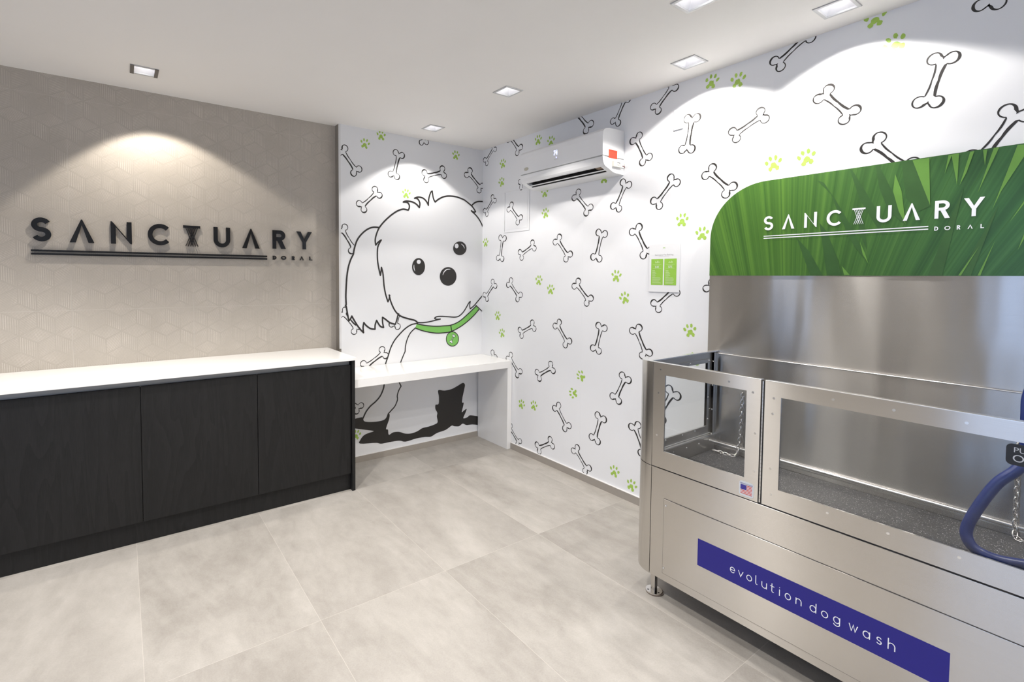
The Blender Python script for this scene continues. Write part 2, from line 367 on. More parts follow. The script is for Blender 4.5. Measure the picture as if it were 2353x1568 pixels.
# geometric capital letters; returns list of ('poly', pts) / ('line', pts, width)
def capital(ch, w, h, t):
    if ch == 'S':
        rx, ry = (w-t)/2, (h-t)/4
        up = arc(w/2, h-t/2-ry, rx, ry, 25, 270, 18); lo = arc(w/2, t/2+ry, rx, ry, 90, -155, 18)
        return [('line', up+lo[1:], t)]
    if ch == 'C': return [('line', arc(w/2+t*.2, h/2, (w-t)/2+t*.2, (h-t)/2, 42, 318, 26), t)]
    if ch == 'A':
        a = t*1.12
        return [('poly', [(0, 0), (a, 0), (w/2, h-t*2.3*h/w*.45), (w-a, 0), (w, 0), (w/2+t*.12, h), (w/2-t*.12, h)])]
    if ch == 'N': return [('poly', [(0, 0), (0, h), (t*.3, h), (w-t, t*1.35), (w-t, h), (w, h), (w, 0), (w-t*.3, 0), (t, h-t*1.35), (t, 0)])]
    if ch == 'T':
        L = [('poly', [(0, h-t*.62), (w, h-t*.62), (w, h), (0, h)])]
        for a_, b_ in ((.16, .58), (.28, .72), (.40, .86)):
            L.append(('line', [(w*a_, h-t*.6), (w*b_, 0)], t*.15)); L.append(('line', [(w*(1-a_), h-t*.6), (w*(1-b_), 0)], t*.15))
        return L
    if ch == 'U': return [('line', [(t/2, h), (t/2, h*.45)]+arc(w/2, (w-t)/2*1.0+t/2, (w-t)/2, (w-t)/2, 180, 360, 16)+[(w-t/2, h)], t)]
    if ch == 'R':
        rb = (h*.56-t)/2
        bowl = [(t*.5, h-t/2), (w-rb-t*.7, h-t/2)]+arc(w-rb-t*.7, h-t/2-rb, rb+t*.05, rb, 90, -90, 14)+[(t*.5, h-t/2-2*rb)]
        return [('poly', [(0, 0), (t, 0), (t, h), (0, h)]), ('line', bowl, t), ('poly', [(w*.36, h*.46), (w*.36+t*1.25, h*.46), (w, 0), (w-t*1.25, 0)])]
    if ch == 'Y':
        return [('poly', [(0, h), (t*1.15, h), (w/2, h*.56), (w-t*1.15, h), (w, h), (w/2+t/2, h*.40), (w/2+t/2, 0), (w/2-t/2, 0), (w/2-t/2, h*.40)])]
    if ch == 'D':
        return [('poly', [(0, 0), (t, 0), (t, h), (0, h)]), ('line', [(t*.5, h-t/2), (w*.35, h-t/2)]+arc(w*.35, h/2, w*.65-t/2, (h-t)/2, 90, -90, 14)+[(t*.5, t/2)], t)]
    if ch == 'O': return [('line', arc(w/2, h/2, (w-t)/2, (h-t)/2, 0, 360, 28), t)]
    if ch == 'L': return [('poly', [(0, 0), (w, 0), (w, t), (t, t), (t, h), (0, h)])]
def put_capital(mb, ch, u0, u1, v0, v1, t, m, d, thick, mi=0, side=None):
    w, h = abs(u1-u0), v1-v0; sg = 1 if u1 > u0 else -1
    f = lambda p: (u0+sg*p[0], v0+p[1])
    for it in capital(ch, w, h, t):
        if it[0] == 'poly':
            if thick: mb.prism([f(p) for p in it[1]], m, d, d-thick, mi, side)
            else: mb.face([f(p) for p in it[1]], m, d, mi)
        else: mb.stroke([f(p) for p in it[1]], it[2], m, d, mi, False, thick, side)
def text_mesh(body, size):
    """outline text as plane polygons (list of triangles) from the built-in font"""
    cu = bpy.data.curves.new('t', 'FONT'); cu.body = body; cu.size = size; cu.align_x = 'CENTER'; cu.resolution_u = 6
    ob = bpy.data.objects.new('t', cu); COL.objects.link(ob); bpy.context.view_layer.update()
    me = bpy.data.meshes.new_from_object(ob.evaluated_get(bpy.context.evaluated_depsgraph_get()))
    V = [tuple(v.co[:2]) for v in me.vertices]; F = [list(p.vertices) for p in me.polygons]
    bpy.data.objects.remove(ob); bpy.data.curves.remove(cu); bpy.data.meshes.remove(me)
    return V, F
def put_text(mb, body, size, u, v, m, d, mi=0, flip=1, wx=1.0):
    V, F = text_mesh(body, size)
    mb.add([m(u+flip*x*wx, v+y, d) for x, y in V], F, mi); return mb

BONES=[[2.308,1.7752,2.3957,1.7007],[2.1724,1.8065,2.0858,1.7067],[1.6818,1.8125,1.5946,1.7104],[1.9698,1.5509,2.0794,1.5137],[2.3079,1.4714,2.3919,1.3908],[2.165,1.4053,2.0776,1.3162],[1.671,1.4074,1.5864,1.3167],[2.2249,1.2332,2.2467,1.1019],[1.9601,1.1734,2.0711,1.1207],[1.7932,1.197,1.7109,1.0983],[1.5082,1.2106,1.5403,1.0854],[2.2971,0.9605,2.3854,0.8701],[2.1637,0.9696,2.0729,0.8812],[1.6623,0.9714,1.5747,0.8825],[1.954,0.7355,2.0649,0.6811],[1.7856,0.7607,1.7068,0.6617],[1.5001,0.7724,1.5334,0.6502],[2.2914,0.5295,2.38,0.429],[2.1595,0.5376,2.0682,0.4465],[1.8102,0.5276,1.9209,0.4623],[1.7816,0.329,1.7023,0.2313],[1.4941,0.3439,1.5306,0.218],[1.8076,0.1281,1.9154,0.0648],[1.651,0.1436,1.5676,0.0574],[2.1512,0.123,2.0619,0.0476],[1.3909,1.7961,1.4458,1.6957],[1.38,1.4206,1.4348,1.3113],[1.1646,1.7785,1.2463,1.7001],[1.3379,1.6077,1.2824,1.4969],[1.0826,1.6293,1.1031,1.5016],[1.1513,1.3984,1.2338,1.3061],[1.0154,1.408,0.9299,1.3187],[0.8238,1.5693,0.9266,1.5182],[0.654,1.5902,0.5778,1.4979],[0.6974,1.793,0.7913,1.7247],[0.3763,1.6044,0.4064,1.4839],[0.5251,1.4078,0.4411,1.3099],[0.2362,1.4204,0.3018,1.3083],[0.2656,1.8112,0.2987,1.7008],[1.3298,1.2136,1.2675,1.099],[1.1381,0.9544,1.2247,0.8759],[1.319,0.7777,1.2617,0.6648],[1.0033,0.9729,0.9218,0.9009],[1.3628,0.5547,1.4163,0.4394],[1.3148,0.3494,1.2593,0.2369],[1.1328,0.534,1.2017,0.4103]]
PAWS=[[1.9377,1.7309,5],[1.8437,1.7033,0],[2.2294,1.6596,-5],[2.2393,1.5549,-15],[1.8843,1.445,0],[1.8768,1.3349,-10],[1.5017,1.4591,0],[2.3871,1.2079,0],[1.9203,0.9792,5],[1.8314,0.9321,5],[2.2646,0.764,0],[2.223,0.6639,-15],[2.0459,0.2768,20],[1.9471,0.2919,10],[1.6185,0.5124,-55],[1.6657,0.4182,-100],[1.0108,1.739,15],[0.9151,1.7134,5],[1.115,1.2282,5],[1.0322,1.1678,0],[1.4234,1.0038,5],[1.3768,0.906,-20],[1.0706,0.7883,-10],[1.4133,0.1051,10],[1.3214,0.073,15],[0.5282,1.7676,0],[0.4809,1.677,-20],[0.7893,1.391,-5],[0.6914,1.3922,-10],[1.0491,0.6775,0]]
DBONES=[[0.9492,1.6501,1.035,1.5439],[1.2838,1.6785,1.25,1.546],[1.5796,1.6115,1.4456,1.5701],[1.7505,1.6323,1.8551,1.5418],[1.4156,1.8716,1.4427,1.7556],[1.1553,1.4541,1.056,1.3618],[0.9471,1.2471,1.0204,1.1368],[0.949,0.815,1.0341,0.7145],[1.3069,0.8501,1.2532,0.721],[1.1945,0.5825,1.0733,0.5081],[0.9521,0.3785,1.0444,0.287]]
DPAWS=[[1.0802,1.6967,10],[1.1744,1.7545,0],[1.6626,1.7176,5],[1.3285,1.4585,5],[1.0251,0.1493,10]]
HEAD=[[1.141,1.1672],[1.1383,1.194],[1.1445,1.2224],[1.1598,1.2577],[1.1862,1.2908],[1.2144,1.3179],[1.2428,1.3409],[1.2752,1.3613],[1.308,1.3729],[1.3405,1.3703],None,[1.3405,1.3703],[1.3472,1.3838],[1.3464,1.4006],[1.3338,1.4125],[1.3094,1.4129],None,[1.3094,1.4129],[1.3301,1.4199],[1.3673,1.418],[1.3938,1.4072],[1.4129,1.3905],None,[1.4129,1.3905],[1.4159,1.4144],[1.4067,1.4333],[1.3937,1.4413],[1.3809,1.4401],None,[1.3809,1.4401],[1.4051,1.4489],[1.4358,1.4458],[1.4576,1.4313],[1.4725,1.4087],None,[1.4725,1.4087],[1.4732,1.4327],[1.4786,1.4598],[1.4888,1.4841],[1.4982,1.4917],None,[1.4982,1.4917],[1.5031,1.4621],[1.5095,1.4439],[1.5183,1.4313],None,[1.5183,1.4313],[1.5423,1.4496],[1.5787,1.4672],[1.6198,1.4752],[1.6701,1.4744],[1.7257,1.4622],None,[1.7257,1.4622],[1.7563,1.4453],[1.7872,1.4254],[1.8114,1.3975],None,[1.8114,1.3975],[1.7963,1.3942],[1.7786,1.4006],None,[1.7786,1.4006],[1.799,1.3874],[1.826,1.3659],[1.8479,1.3409],[1.8682,1.3099]]
FACE=[[1.141,1.1672],[1.1548,1.1822],[1.1735,1.1956],None,[1.1735,1.1956],[1.1617,1.1762],[1.1527,1.1538],[1.1505,1.1161],[1.1525,1.0784],[1.1594,1.0407],[1.1684,1.0041],None,[1.1684,1.0041],[1.1719,1.0218],[1.1747,1.0472],None,[1.1747,1.0472],[1.1824,1.0219],[1.1865,0.9902],[1.1907,0.9456],[1.1998,0.9008],[1.2139,0.8589],None,[1.2139,0.8589],[1.2211,0.8748],[1.2247,0.894],None,[1.2216,0.8955],[1.2306,0.8622],[1.2457,0.828],[1.2623,0.8023],[1.2853,0.7809],[1.3162,0.7673],[1.3579,0.7557],[1.3858,0.7475],[1.4035,0.734]]
CHIN=[[1.3978,0.7371],[1.4262,0.7329],[1.4672,0.7344],[1.5131,0.7408],[1.5573,0.7482],None,[1.5573,0.7482],[1.5325,0.7478],[1.5173,0.7543],[1.5299,0.7623],[1.5598,0.764],[1.6118,0.7596],[1.6603,0.7553],[1.6917,0.7607],[1.7233,0.7832],[1.7478,0.8145],[1.7642,0.838],[1.7753,0.8474],None,[1.7753,0.8474],[1.7708,0.8228],[1.7747,0.8016],None,[1.7747,0.8016],[1.8017,0.8181],[1.8298,0.8438],[1.8677,0.8795]]
EAR=[[1.1618,1.2622],[1.1309,1.2623],[1.1037,1.2544],[1.0768,1.2375],[1.0502,1.2115],[1.0317,1.1831],[1.0191,1.1459],[1.0125,1.1133],None,[1.0125,1.1133],[0.9974,1.0843],[0.9844,1.0445],[0.9764,0.9958],[0.9723,0.9411],[0.9702,0.8924],[0.9719,0.8509],None,[0.9678,0.8463],[0.9719,0.8398],[0.9778,0.8076],[0.9864,0.7642],None,[0.9864,0.7642],[0.9946,0.7735],[1.0028,0.7886],None,[1.0028,0.7886],[1.015,0.7674],[1.0356,0.7352],[1.0529,0.7134],[1.069,0.6974],None,[1.069,0.6974],[1.0663,0.7257],[1.0706,0.7511],None,[1.0706,0.7511],[1.0846,0.7346],[1.1095,0.7168],[1.1361,0.712],None,[1.1361,0.712],[1.1368,0.7352],[1.1456,0.7594],None,[1.1456,0.7594],[1.1565,0.7408],[1.1696,0.7248],[1.1873,0.7185],None,[1.1873,0.7185],[1.1814,0.7463],[1.1807,0.7745],None,[1.1807,0.7745],[1.1969,0.7644],[1.2268,0.7427],[1.2593,0.7323],None,[1.2593,0.7323],[1.2684,0.7557],[1.2745,0.7793],[1.2807,0.7893]]
EAR2=[[1.7845,1.4357],[1.8047,1.4516],[1.8315,1.4611],[1.8631,1.4639]]
NECK=[[1.3978,0.7301],[1.3619,0.7249],[1.3225,0.7049],[1.2838,0.6727],[1.2532,0.6405],[1.2304,0.6013],[1.2139,0.5551],[1.1974,0.5091],[1.1914,0.4555],[1.1898,0.398],[1.1816,0.3685],[1.1631,0.337],[1.1374,0.3136],[1.1084,0.2942],[1.0832,0.2679],[1.0647,0.2341]]
LEG=[[1.3874,0.7047],[1.3556,0.6786],[1.3343,0.6418],[1.3242,0.6078],[1.3211,0.5748],None,[1.3211,0.5748],[1.307,0.5469],[1.2915,0.5103],[1.2838,0.4592],[1.2838,0.4039],None,[1.2838,0.4039],[1.2954,0.3803],None,[1.2954,0.3803],[1.28,0.3559],[1.2715,0.3293],[1.2723,0.305],[1.2569,0.2726],[1.234,0.2518],[1.2151,0.2354]]
CU=[[1.3978,0.7287],[1.4425,0.718],[1.5175,0.7076],[1.5772,0.7066],[1.634,0.7087],[1.6919,0.7273],[1.7464,0.7621],[1.7925,0.7957],[1.8224,0.8197]]
CL=[[1.3858,0.7048],[1.4426,0.684],[1.5176,0.6681],[1.5774,0.6651],[1.6342,0.6698],[1.7012,0.6948],[1.7558,0.7257],[1.8069,0.7627],[1.8416,0.7948]]
CEND=[[1.8186,0.8214],[1.8686,0.7817]]
CDIV=[[1.6314,0.7081],[1.6386,0.6695]]
TAG=[[1.6442,0.6242],[1.689,0.6212],[1.644,0.6677]]
TAGB=[[1.6548,0.6457],[1.6328,0.6051]]
EARX=[[1.346,0.7577],[1.3537,0.8973]]
ELL=[[[1.4083,1.0551],[1.4509,1.0558],[1.4082,1.1036]],[[1.695,1.1695],[1.7443,1.1713],[1.6947,1.2107]],[[1.6116,1.0001],[1.6713,1.0003],[1.6113,1.0554]]]
HIL=[[[1.409,1.0824],[1.4221,1.0826],[1.4089,1.0943]],[[1.671,1.1826],[1.6847,1.1831],[1.671,1.1965]]]
SLIT=[[[1.3777,1.0646],[1.3777,1.0468],[1.3839,1.029]],[[1.7043,1.1964],[1.7208,1.1852],[1.7295,1.1707]],[[1.5727,1.0082],[1.5824,1.0275],[1.6014,1.0408],[1.6255,1.0431]]]
BLACK=[[1.0108,0.2381],[1.0373,0.2405],[1.0633,0.239],[1.0689,0.2201],[1.0902,0.2099],[1.1408,0.203],[1.1851,0.2046],[1.2038,0.2166],[1.2136,0.2377],[1.2241,0.2292],[1.2188,0.1991],[1.2015,0.154],[1.2135,0.1464],[1.2188,0.1165],[1.2454,0.1256],[1.2839,0.1216],[1.323,0.1049],[1.3628,0.0992],[1.4031,0.105],[1.4359,0.1172],[1.4774,0.1188],[1.5197,0.1248],[1.541,0.1359],[1.5349,0.1699],[1.5382,0.1913],[1.5253,0.2152],[1.5252,0.2407],[1.5466,0.2435],[1.549,0.2849],[1.5445,0.3257],[1.5878,0.318],[1.6406,0.3209],[1.6854,0.3355],[1.7218,0.3484],[1.7384,0.3351],[1.7313,0.2981],[1.7205,0.258],[1.718,0.2281],[1.73,0.2241],[1.7228,0.1933],[1.7157,0.1678],[1.734,0.1764],[1.7525,0.1828],[1.7415,0.1563],[1.7279,0.128],[1.7603,0.1305],[1.7837,0.1383],[1.8748,0.1068],[1.8752,0.063],[1.7983,0.0782],[1.7514,0.0822],[1.7235,0.096],[1.6961,0.084],[1.6599,0.0901],[1.6419,0.0969],[1.5977,0.0783],[1.537,0.0705],[1.4945,0.0562],[1.4526,0.0616],[1.3951,0.0635],[1.3246,0.0581],[1.2839,0.0713],[1.2225,0.0745],[1.1715,0.0751],[1.1406,0.0858],[1.0473,0.0994],[1.0495,0.1203],[1.0686,0.1401],[1.0972,0.1484],[1.1276,0.1532],[1.083,0.1677],[1.0127,0.1884],[0.9784,0.1989],[0.9786,0.2381]]
LEAFL=[[[0.3474,1.3295],[0.3331,1.3293],[0.3338,1.2468]],[[0.4243,1.3292],[0.3901,1.3292],[0.384,1.1998]],[[0.2898,1.3288],[0.2823,1.3298],[0.2854,1.2905]],[[0.2619,1.3312],[0.2712,1.3303],[0.2961,1.219]],[[0.2317,1.3296],[0.2201,1.3281],[0.2191,1.3018],[0.2551,1.2198],[0.2694,1.173],[0.2513,1.2478]],[[0.3051,1.3302],[0.3128,1.3288],[0.3292,1.2461],[0.3176,1.2771]],[[0.346,1.3293],[0.3528,1.3287],[0.3586,1.2803]],[[0.5761,1.0373],[0.5555,1.0099],[0.5698,1.0099]],[[0.46,1.2976],[0.4443,1.2465],[0.433,1.1525],[0.4487,1.1904],[0.4631,1.2492]],[[0.2153,1.1933],[0.215,1.1863],[0.2391,1.1394]],[[0.2125,1.1161],[0.212,1.1021],[0.2225,1.0709]],[[0.5343,1.1097],[0.5212,1.0749],[0.5117,1.0427],[0.5262,1.0708]],[[0.2888,1.0077],[0.2837,1.0077],[0.2606,1.0979]],[[0.3242,1.0076],[0.3189,1.0077],[0.2877,1.0847]]]
LEAFD=[[[0.5656,1.3285],[0.5603,1.3275],[0.5217,1.249],[0.4967,1.1956],[0.4779,1.1169],[0.5022,1.1626],[0.5383,1.2342]],[[0.5044,1.3301],[0.4971,1.3288],[0.4561,1.2279],[0.4345,1.1526],[0.4707,1.1928],[0.494,1.2619]],[[0.4471,1.3284],[0.4234,1.3287],[0.4029,1.2643],[0.3828,1.1989],[0.4062,1.1858],[0.4345,1.2251]],[[0.7006,1.1332],[0.6628,1.0847],[0.6246,1.009],[0.6585,1.0089]],[[0.6482,1.3092],[0.6306,1.2997],[0.5989,1.2419],[0.5529,1.1497],[0.5117,1.0427],[0.5477,1.0975],[0.5862,1.1876],[0.6106,1.2611]],[[0.6382,1.1745],[0.6183,1.1459],[0.5857,1.0551],[0.577,1.009],[0.614,1.009]],[[0.5484,1.2269],[0.5258,1.1647],[0.5164,1.0832],[0.535,1.1312]],[[0.3214,1.2367],[0.3543,1.0084],[0.3827,1.0083],[0.3431,1.1638]],[[0.2565,1.1913],[0.3004,1.0077],[0.3215,1.0076],[0.2836,1.114]]]

# ------------------------------------------------------------------ room shell
mb = MB('floor'); mb.box(XL-.1, XW+.1, YB-.1, YG+.1, -.05, 0); struct(mb.build('floor'))
LIGHTS = [(.088, 2.224), (1.36, 1.597), (1.37, 2.205), (1.716, 1.013), (1.352, .788), (1.72, .575), (.088, 1.28), (.62, 1.12), (-.9, -.9), (.088, -.9), (1.62, -.30), (.75, -1.2), (-.55, 1.62)]
HO = .037
xs = sorted({XL-.1, XW+.1} | {round(x+k, 4) for x, y in LIGHTS for k in (-HO, HO)}); ys = sorted({YB-.1, YG+.1} | {round(y+k, 4) for x, y in LIGHTS for k in (-HO, HO)})
mb = MB('ceil')
def is_hole(a, b): return any(abs(a-x) < HO*.98 and abs(b-y) < HO*.98 for x, y in LIGHTS)
for i in range(len(xs)-1):
    for j in range(len(ys)-1):
        if not is_hole((xs[i]+xs[i+1])/2, (ys[j]+ys[j+1])/2):
            mb.add([(xs[i], ys[j], ZC), (xs[i+1], ys[j], ZC), (xs[i+1], ys[j+1], ZC), (xs[i], ys[j+1], ZC)], [(3, 2, 1, 0)])
mb.box(XL-.1, XW+.1, YB-.1, YG+.1, ZC+.06, ZC+.1)
struct(mb.build('ceiling', recalc=False))
for n, a in (('wall_back', (XL-.08, XW+.08, YB-.08, YB, 0, ZC+.06)),):
    mb = MB('paint'); mb.box(*a); struct(mb.build(n))
# left wall with a daylight window
wy0, wy1, wz0, wz1 = -1.9, .78, .05, 1.62
mb = MB('paint')
mb.box(XL-.08, XL, wy1, 2.02, 0, ZC+.06); mb.box(XL-.08, XL, 2.14, YG+.08, 0, ZC+.06); mb.box(XL-.08, XL, 2.02, 2.14, 0, wz0); mb.box(XL-.08, XL, 2.02, 2.14, wz1, ZC+.06); mb.box(XL-.08, XL, YB, wy0, 0, ZC+.06); mb.box(XL-.08, XL, wy0, wy1, 0, wz0); mb.box(XL-.08, XL, wy0, wy1, wz1, ZC+.06)
struct(mb.build('wall_left'))
mb = MB('alum')
for y in (wy0+.015, wy0+.9, wy0+1.79, wy1-.015): mb.box(XL-.06, XL-.02, y-.015, y+.015, wz0, wz1)
for z in (wz0+.015, wz1-.015): mb.box(XL-.06, XL-.02, wy0, wy1, z-.015, z+.015)
wf = struct(mb.build('window_1')); mb = MB('wglass'); mb.box(XL-.042, XL-.038, wy0+.02, wy1-.02, wz0+.02, wz1-.02); mb.build('window_pane', wf)

mb = MB('alum')  # unseen slit window, added to give the steel a bluish streak
for y in (2.026, 2.134): mb.box(XL-.06, XL-.02, y-.006, y+.006, wz0, wz1)
for z in (wz0+.006, wz1-.006): mb.box(XL-.06, XL-.02, 2.02, 2.14, z-.006, z+.006)
wf = struct(mb.build('added_slit_window')); mb = MB('wglass'); mb.box(XL-.042, XL-.038, 2.026, 2.134, wz0+.006, wz1-.006); mb.build('window_pane', wf)  # this pane belongs to the added unseen slit window
# ------------------------------------------------------------------ prints on the walls
def bone(mb, p, q, m, d, mi, wmul=1.0, fill=None, dirn=(1, .25)):
    wmul *= 1.1
    a = Vector(p); b = Vector(q); ax = a-b; L = ax.length; ax.normalize(); pr = Vector((ax.y, -ax.x)); c = (a+b)/2
    half = []                                       # right-hand half of the outline from bottom notch to top notch
    top = [(.146+.138*math.cos(math.radians(t)), .455+.138*math.sin(math.radians(t))) for t in range(-112, 150, 13)]
    top.append((0.0, .488))
    stem = [(.076, 0), (.077, .08), (.081, .16), (.088, .23), (.095, .29), (.098, .322)]
    half = [(x, -y) for x, y in reversed(stem[1:]+top)]+stem+top
    out = half+[(-x, y) for x, y in reversed(half)][1:-1]
    n = len(out); O = [Vector((x, y)) for x, y in out]; inner = []
    dv = Vector(dirn).normalized()
    for i in range(n):
        t = (O[(i+1) % n]-O[i-1]); t = t.normalized() if t.length > 1e-6 else Vector((1, 0)); nr = Vector((t.y, -t.x))
        s_ = math.sin(abs(O[i].y)*9)                 # stems and necks swell like brush strokes
        wd = (.026+.036*max(0, nr.dot(dv))*(.55+.45*abs(s_))+.014*max(0, -nr.dot(dv))*abs(s_))*wmul
        inner.append(O[i]-nr*wd)
    T = lambda v: c+(pr*v.x+ax*v.y)*L
    A = [T(v) for v in O]; B = [T(v) for v in inner]
    if fill is not None: mb.face([tuple(v) for v in A], m, d-.0003, fill)
    for i in range(n):
        j = (i+1) % n; mb.add([m(v.x, v.y, d) for v in (A[i], A[j], B[j], B[i])], [(0, 1, 2, 3)], mi)
    for k in (1, -1):                                # dark wedge in each notch
        mb.face([tuple(T(Vector((.032, .498*k)))), tuple(T(Vector((0, .43*k)))), tuple(T(Vector((-.032, .498*k))))], m, d, mi)
def blob(mb, c, rx, ry, rot, m, d, mi, k=11, jag=.16):
    pts = []
    for i in range(k):
        a = 2*pi*i/k; r = 1+random.uniform(-jag, jag); x, y = rx*r*math.cos(a), ry*r*math.sin(a)
        pts.append((c[0]+x*math.cos(rot)-y*math.sin(rot), c[1]+x*math.sin(rot)+y*math.cos(rot)))
    mb.face(pts, m, d, mi)
def paw(mb, u, v, ang, m, d, mi, R=.0255, flip=1):
    a = math.radians(ang)
    def T(x, y): return (u+flip*R*(x*math.cos(a)+y*math.sin(a)), v+R*(-x*math.sin(a)+y*math.cos(a)))
    for x, y, rx, ry, t in ((-.82, .28, .21, .31, .45), (-.33, .78, .19, .32, .15), (.33, .80, .19, .32, -.15), (.82, .30, .21, .31, -.45)):
        blob(mb, T(x, y), R*rx, R*ry, flip*(t-a) if flip > 0 else -(t-a), m, d, mi)
    blob(mb, T(0, -.18), R*.40, R*.40, 0, m, d, mi, 13)
    blob(mb, T(-.42, -.62), R*.27, R*.30, 0, m, d, mi); blob(mb, T(.42, -.62), R*.27, R*.30, 0, m, d, mi)
    mb.face([T(-.5, -.4), T(-.15, .05), T(.2, .02), T(.5, -.42), T(.22, -.52), T(0, -.3), T(-.22, -.55)], m, d, mi)

mb = MB('vinyl', 'ink', 'gink'); mb.j = 2.4e-5
mb.box(XW, XW+.08, YB, YG+.08, 0, ZC+.06)
ds = [(1, .25), (-1, .3), (1, -.3), (-1, -.2)]
for i, (a, b, c, d_) in enumerate(BONES): bone(mb, (a, b), (c, d_), right, .0003, 1, .85, None, ds[i % 4])
for u, v, a in PAWS: paw(mb, u, v, a, right, .0003, 2, .0255, -1)
for z_ in (.796, 1.62): mb.box(XW-.0002, XW, z_-.0004, z_+.0004, .04, ZC, 0)
wr = struct(mb.build('wall_right', clip=[((0, 0, ZC+.06), (0, 0, 1)), ((0, 0, 0), (0, 0, -1))], recalc=False))

mb = MB('vinyl', 'ink', 'gink', 'collar', 'white'); mb.j = 2.4e-5
mb.box(.945, XW, YD, YD+.13, 0, ZC+.06)
for i, (a, b, c, d_) in enumerate(DBONES): bone(mb, (a, b), (c, d_), mural, .0002, 1, .9, None, ds[(i+1) % 4])
for u, v, a in DPAWS: paw(mb, u, v, a, mural, .0002, 2, .0255, 1)
D1, D2, D3, D4 = .0006, .0010, .0014, .0018
sm = lambda path: [q for s_ in split(path) for q in catmull(s_)]
def dd(L):
    o_ = []
    for p in L:
        if p and (not o_ or (Vector(p)-Vector(o_[-1])).length > 1e-5): o_.append(tuple(p))
    return o_
mb.face(dd(EAR)+[tuple(p) for p in EARX], mural, D1, 0)                     # white of the ear hides the bones behind it
mb.face(dd(NECK)+list(reversed(dd(LEG))), mural, D1, 0)
W1 = .0088
for P_, w_ in ((HEAD, W1), (FACE, W1), (CHIN, W1*.8), (EAR, W1), (EAR2, W1), (NECK, W1*.85), (LEG, W1*.8)):
    for s_ in split(P_): mb.stroke(catmull(s_), w_, mural, D2, 1)
mb.face(catmull(CU)+list(reversed(catmull(CL))), mural, D2, 3)
for P_ in (CU, CL): mb.stroke(catmull(P_), .0062, mural, D3, 1)
mb.stroke(CEND, .0062, mural, D3, 1); mb.stroke(CDIV, .0065, mural, D3, 1)
def ell(c, ex, ey, k=36): 
    c, ex, ey = Vector(c), Vector(ex)-Vector(c), Vector(ey)-Vector(c)
    return [tuple(c+ex*math.cos(2*pi*i/k)+ey*math.sin(2*pi*i/k)) for i in range(k)]
e_ = ell(*TAG); mb.face(e_, mural, D2, 3); mb.stroke(e_+[e_[0]], .0045, mural, D3, 1)
bone(mb, TAGB[0], TAGB[1], mural, D4, 1, 1.2, 4, (1, 0))
for E_ in ELL: mb.face(ell(*E_), mural, D2, 1)
for E_ in HIL: mb.face(ell(*E_), mural, D3, 4)
for i, P_ in enumerate(SLIT):
    c_ = catmull(P_); n_ = len(c_); mb.stroke(c_, [(.0048 if i < 2 else .0062)*(.35+.65*math.sin(pi*k/(n_-1))) for k in range(n_)], mural, D3, 4)
mb.face(catmull(BLACK, 4, True), mural, D2, 1)
struct(mb.build('wall_front', clip=[((XW, 0, 0), (1, 0, 0)), ((.94, 0, 0), (-1, 0, 0))], recalc=False))

# recessed tiled wall: every rhombus of the cube print is a face with its own hatch coordinates
mb = MB('tile', 'tileedge')
hw, ah, rp = .1086/2, .0620, .0931
x0_, z0_ = -.167, .857
for r_ in range(-11, 12):
    for c_ in range(-16, 12):
        cx = x0_+c_*2*hw+(hw if r_ % 2 else 0); bz = z0_+r_*rp
        bot = (cx, bz); mid = (cx, bz+ah); tl, tr = (cx-hw, bz+ah+rp-ah), (cx+hw, bz+ah+rp-ah); ll, lr = (cx-hw, bz+rp-ah), (cx+hw, bz+rp-ah); top = (cx, bz+2*rp-ah+ah-ah+0)
        top = (cx, bz+ah+2*(rp-ah))
        for poly, k, uvq in (([ll, bot, mid, tl], 8, [(0, 0), (1, 0), (1, 1), (0, 1)]), ([bot, lr, tr, mid], 10, [(0, 0), (0, 1), (1, 1), (1, 0)]), ([mid, tr, top, tl], 11, [(0, 1), (1, 1), (1, 0), (0, 0)])):
            q = [(k+min(max(u, .0005), .9995), v) for u, v in uvq]
            mb.add([(u, YG, v) for u, v in poly], [(0, 1, 2, 3)], 0, False, [q])
mb.add([(XL-.08, YG, 0), (.945, YG, 0), (.945, YG, .2), (XL-.08, YG, .2)], [(0, 1, 2, 3)], 0, False, [[(8.01, 0)]*4])
struct(mb.build('wall_front_tiled', clip=[((.9445, 0, 0), (1, 0, 0)), ((XL-.08, 0, 0), (-1, 0, 0)), ((0, 0, ZC+.04), (0, 0, 1)), ((0, 0, 0), (0, 0, -1))], recalc=False))
mb = MB('tileedge', 'bead'); mb.box(.936, .945, YD+.003, YD+.13, 0, ZC+.03, 0); mb.box(.9352, .9452, YD-.001, YD+.004, .62, ZC+.0, 1); mb.box(XL-.08, .945, YG+.002, YG+.1, 0, ZC+.04, 0)
struct(mb.build('trim_1'))
mb = MB('base', 'basetop'); mb.box(.89, 1.833, YD-.008, YD, 0, .0335); mb.box(.89, 1.833, YD-.0085, YD, .0335, .035, 1); struct(mb.build('baseboard_front'))
mb = MB('base', 'basetop'); mb.box(XW-.008, XW, YB, 2.129, 0, .035); mb.box(XW-.0085, XW, YB, 2.129, .035, .037, 1); struct(mb.build('baseboard_right'))

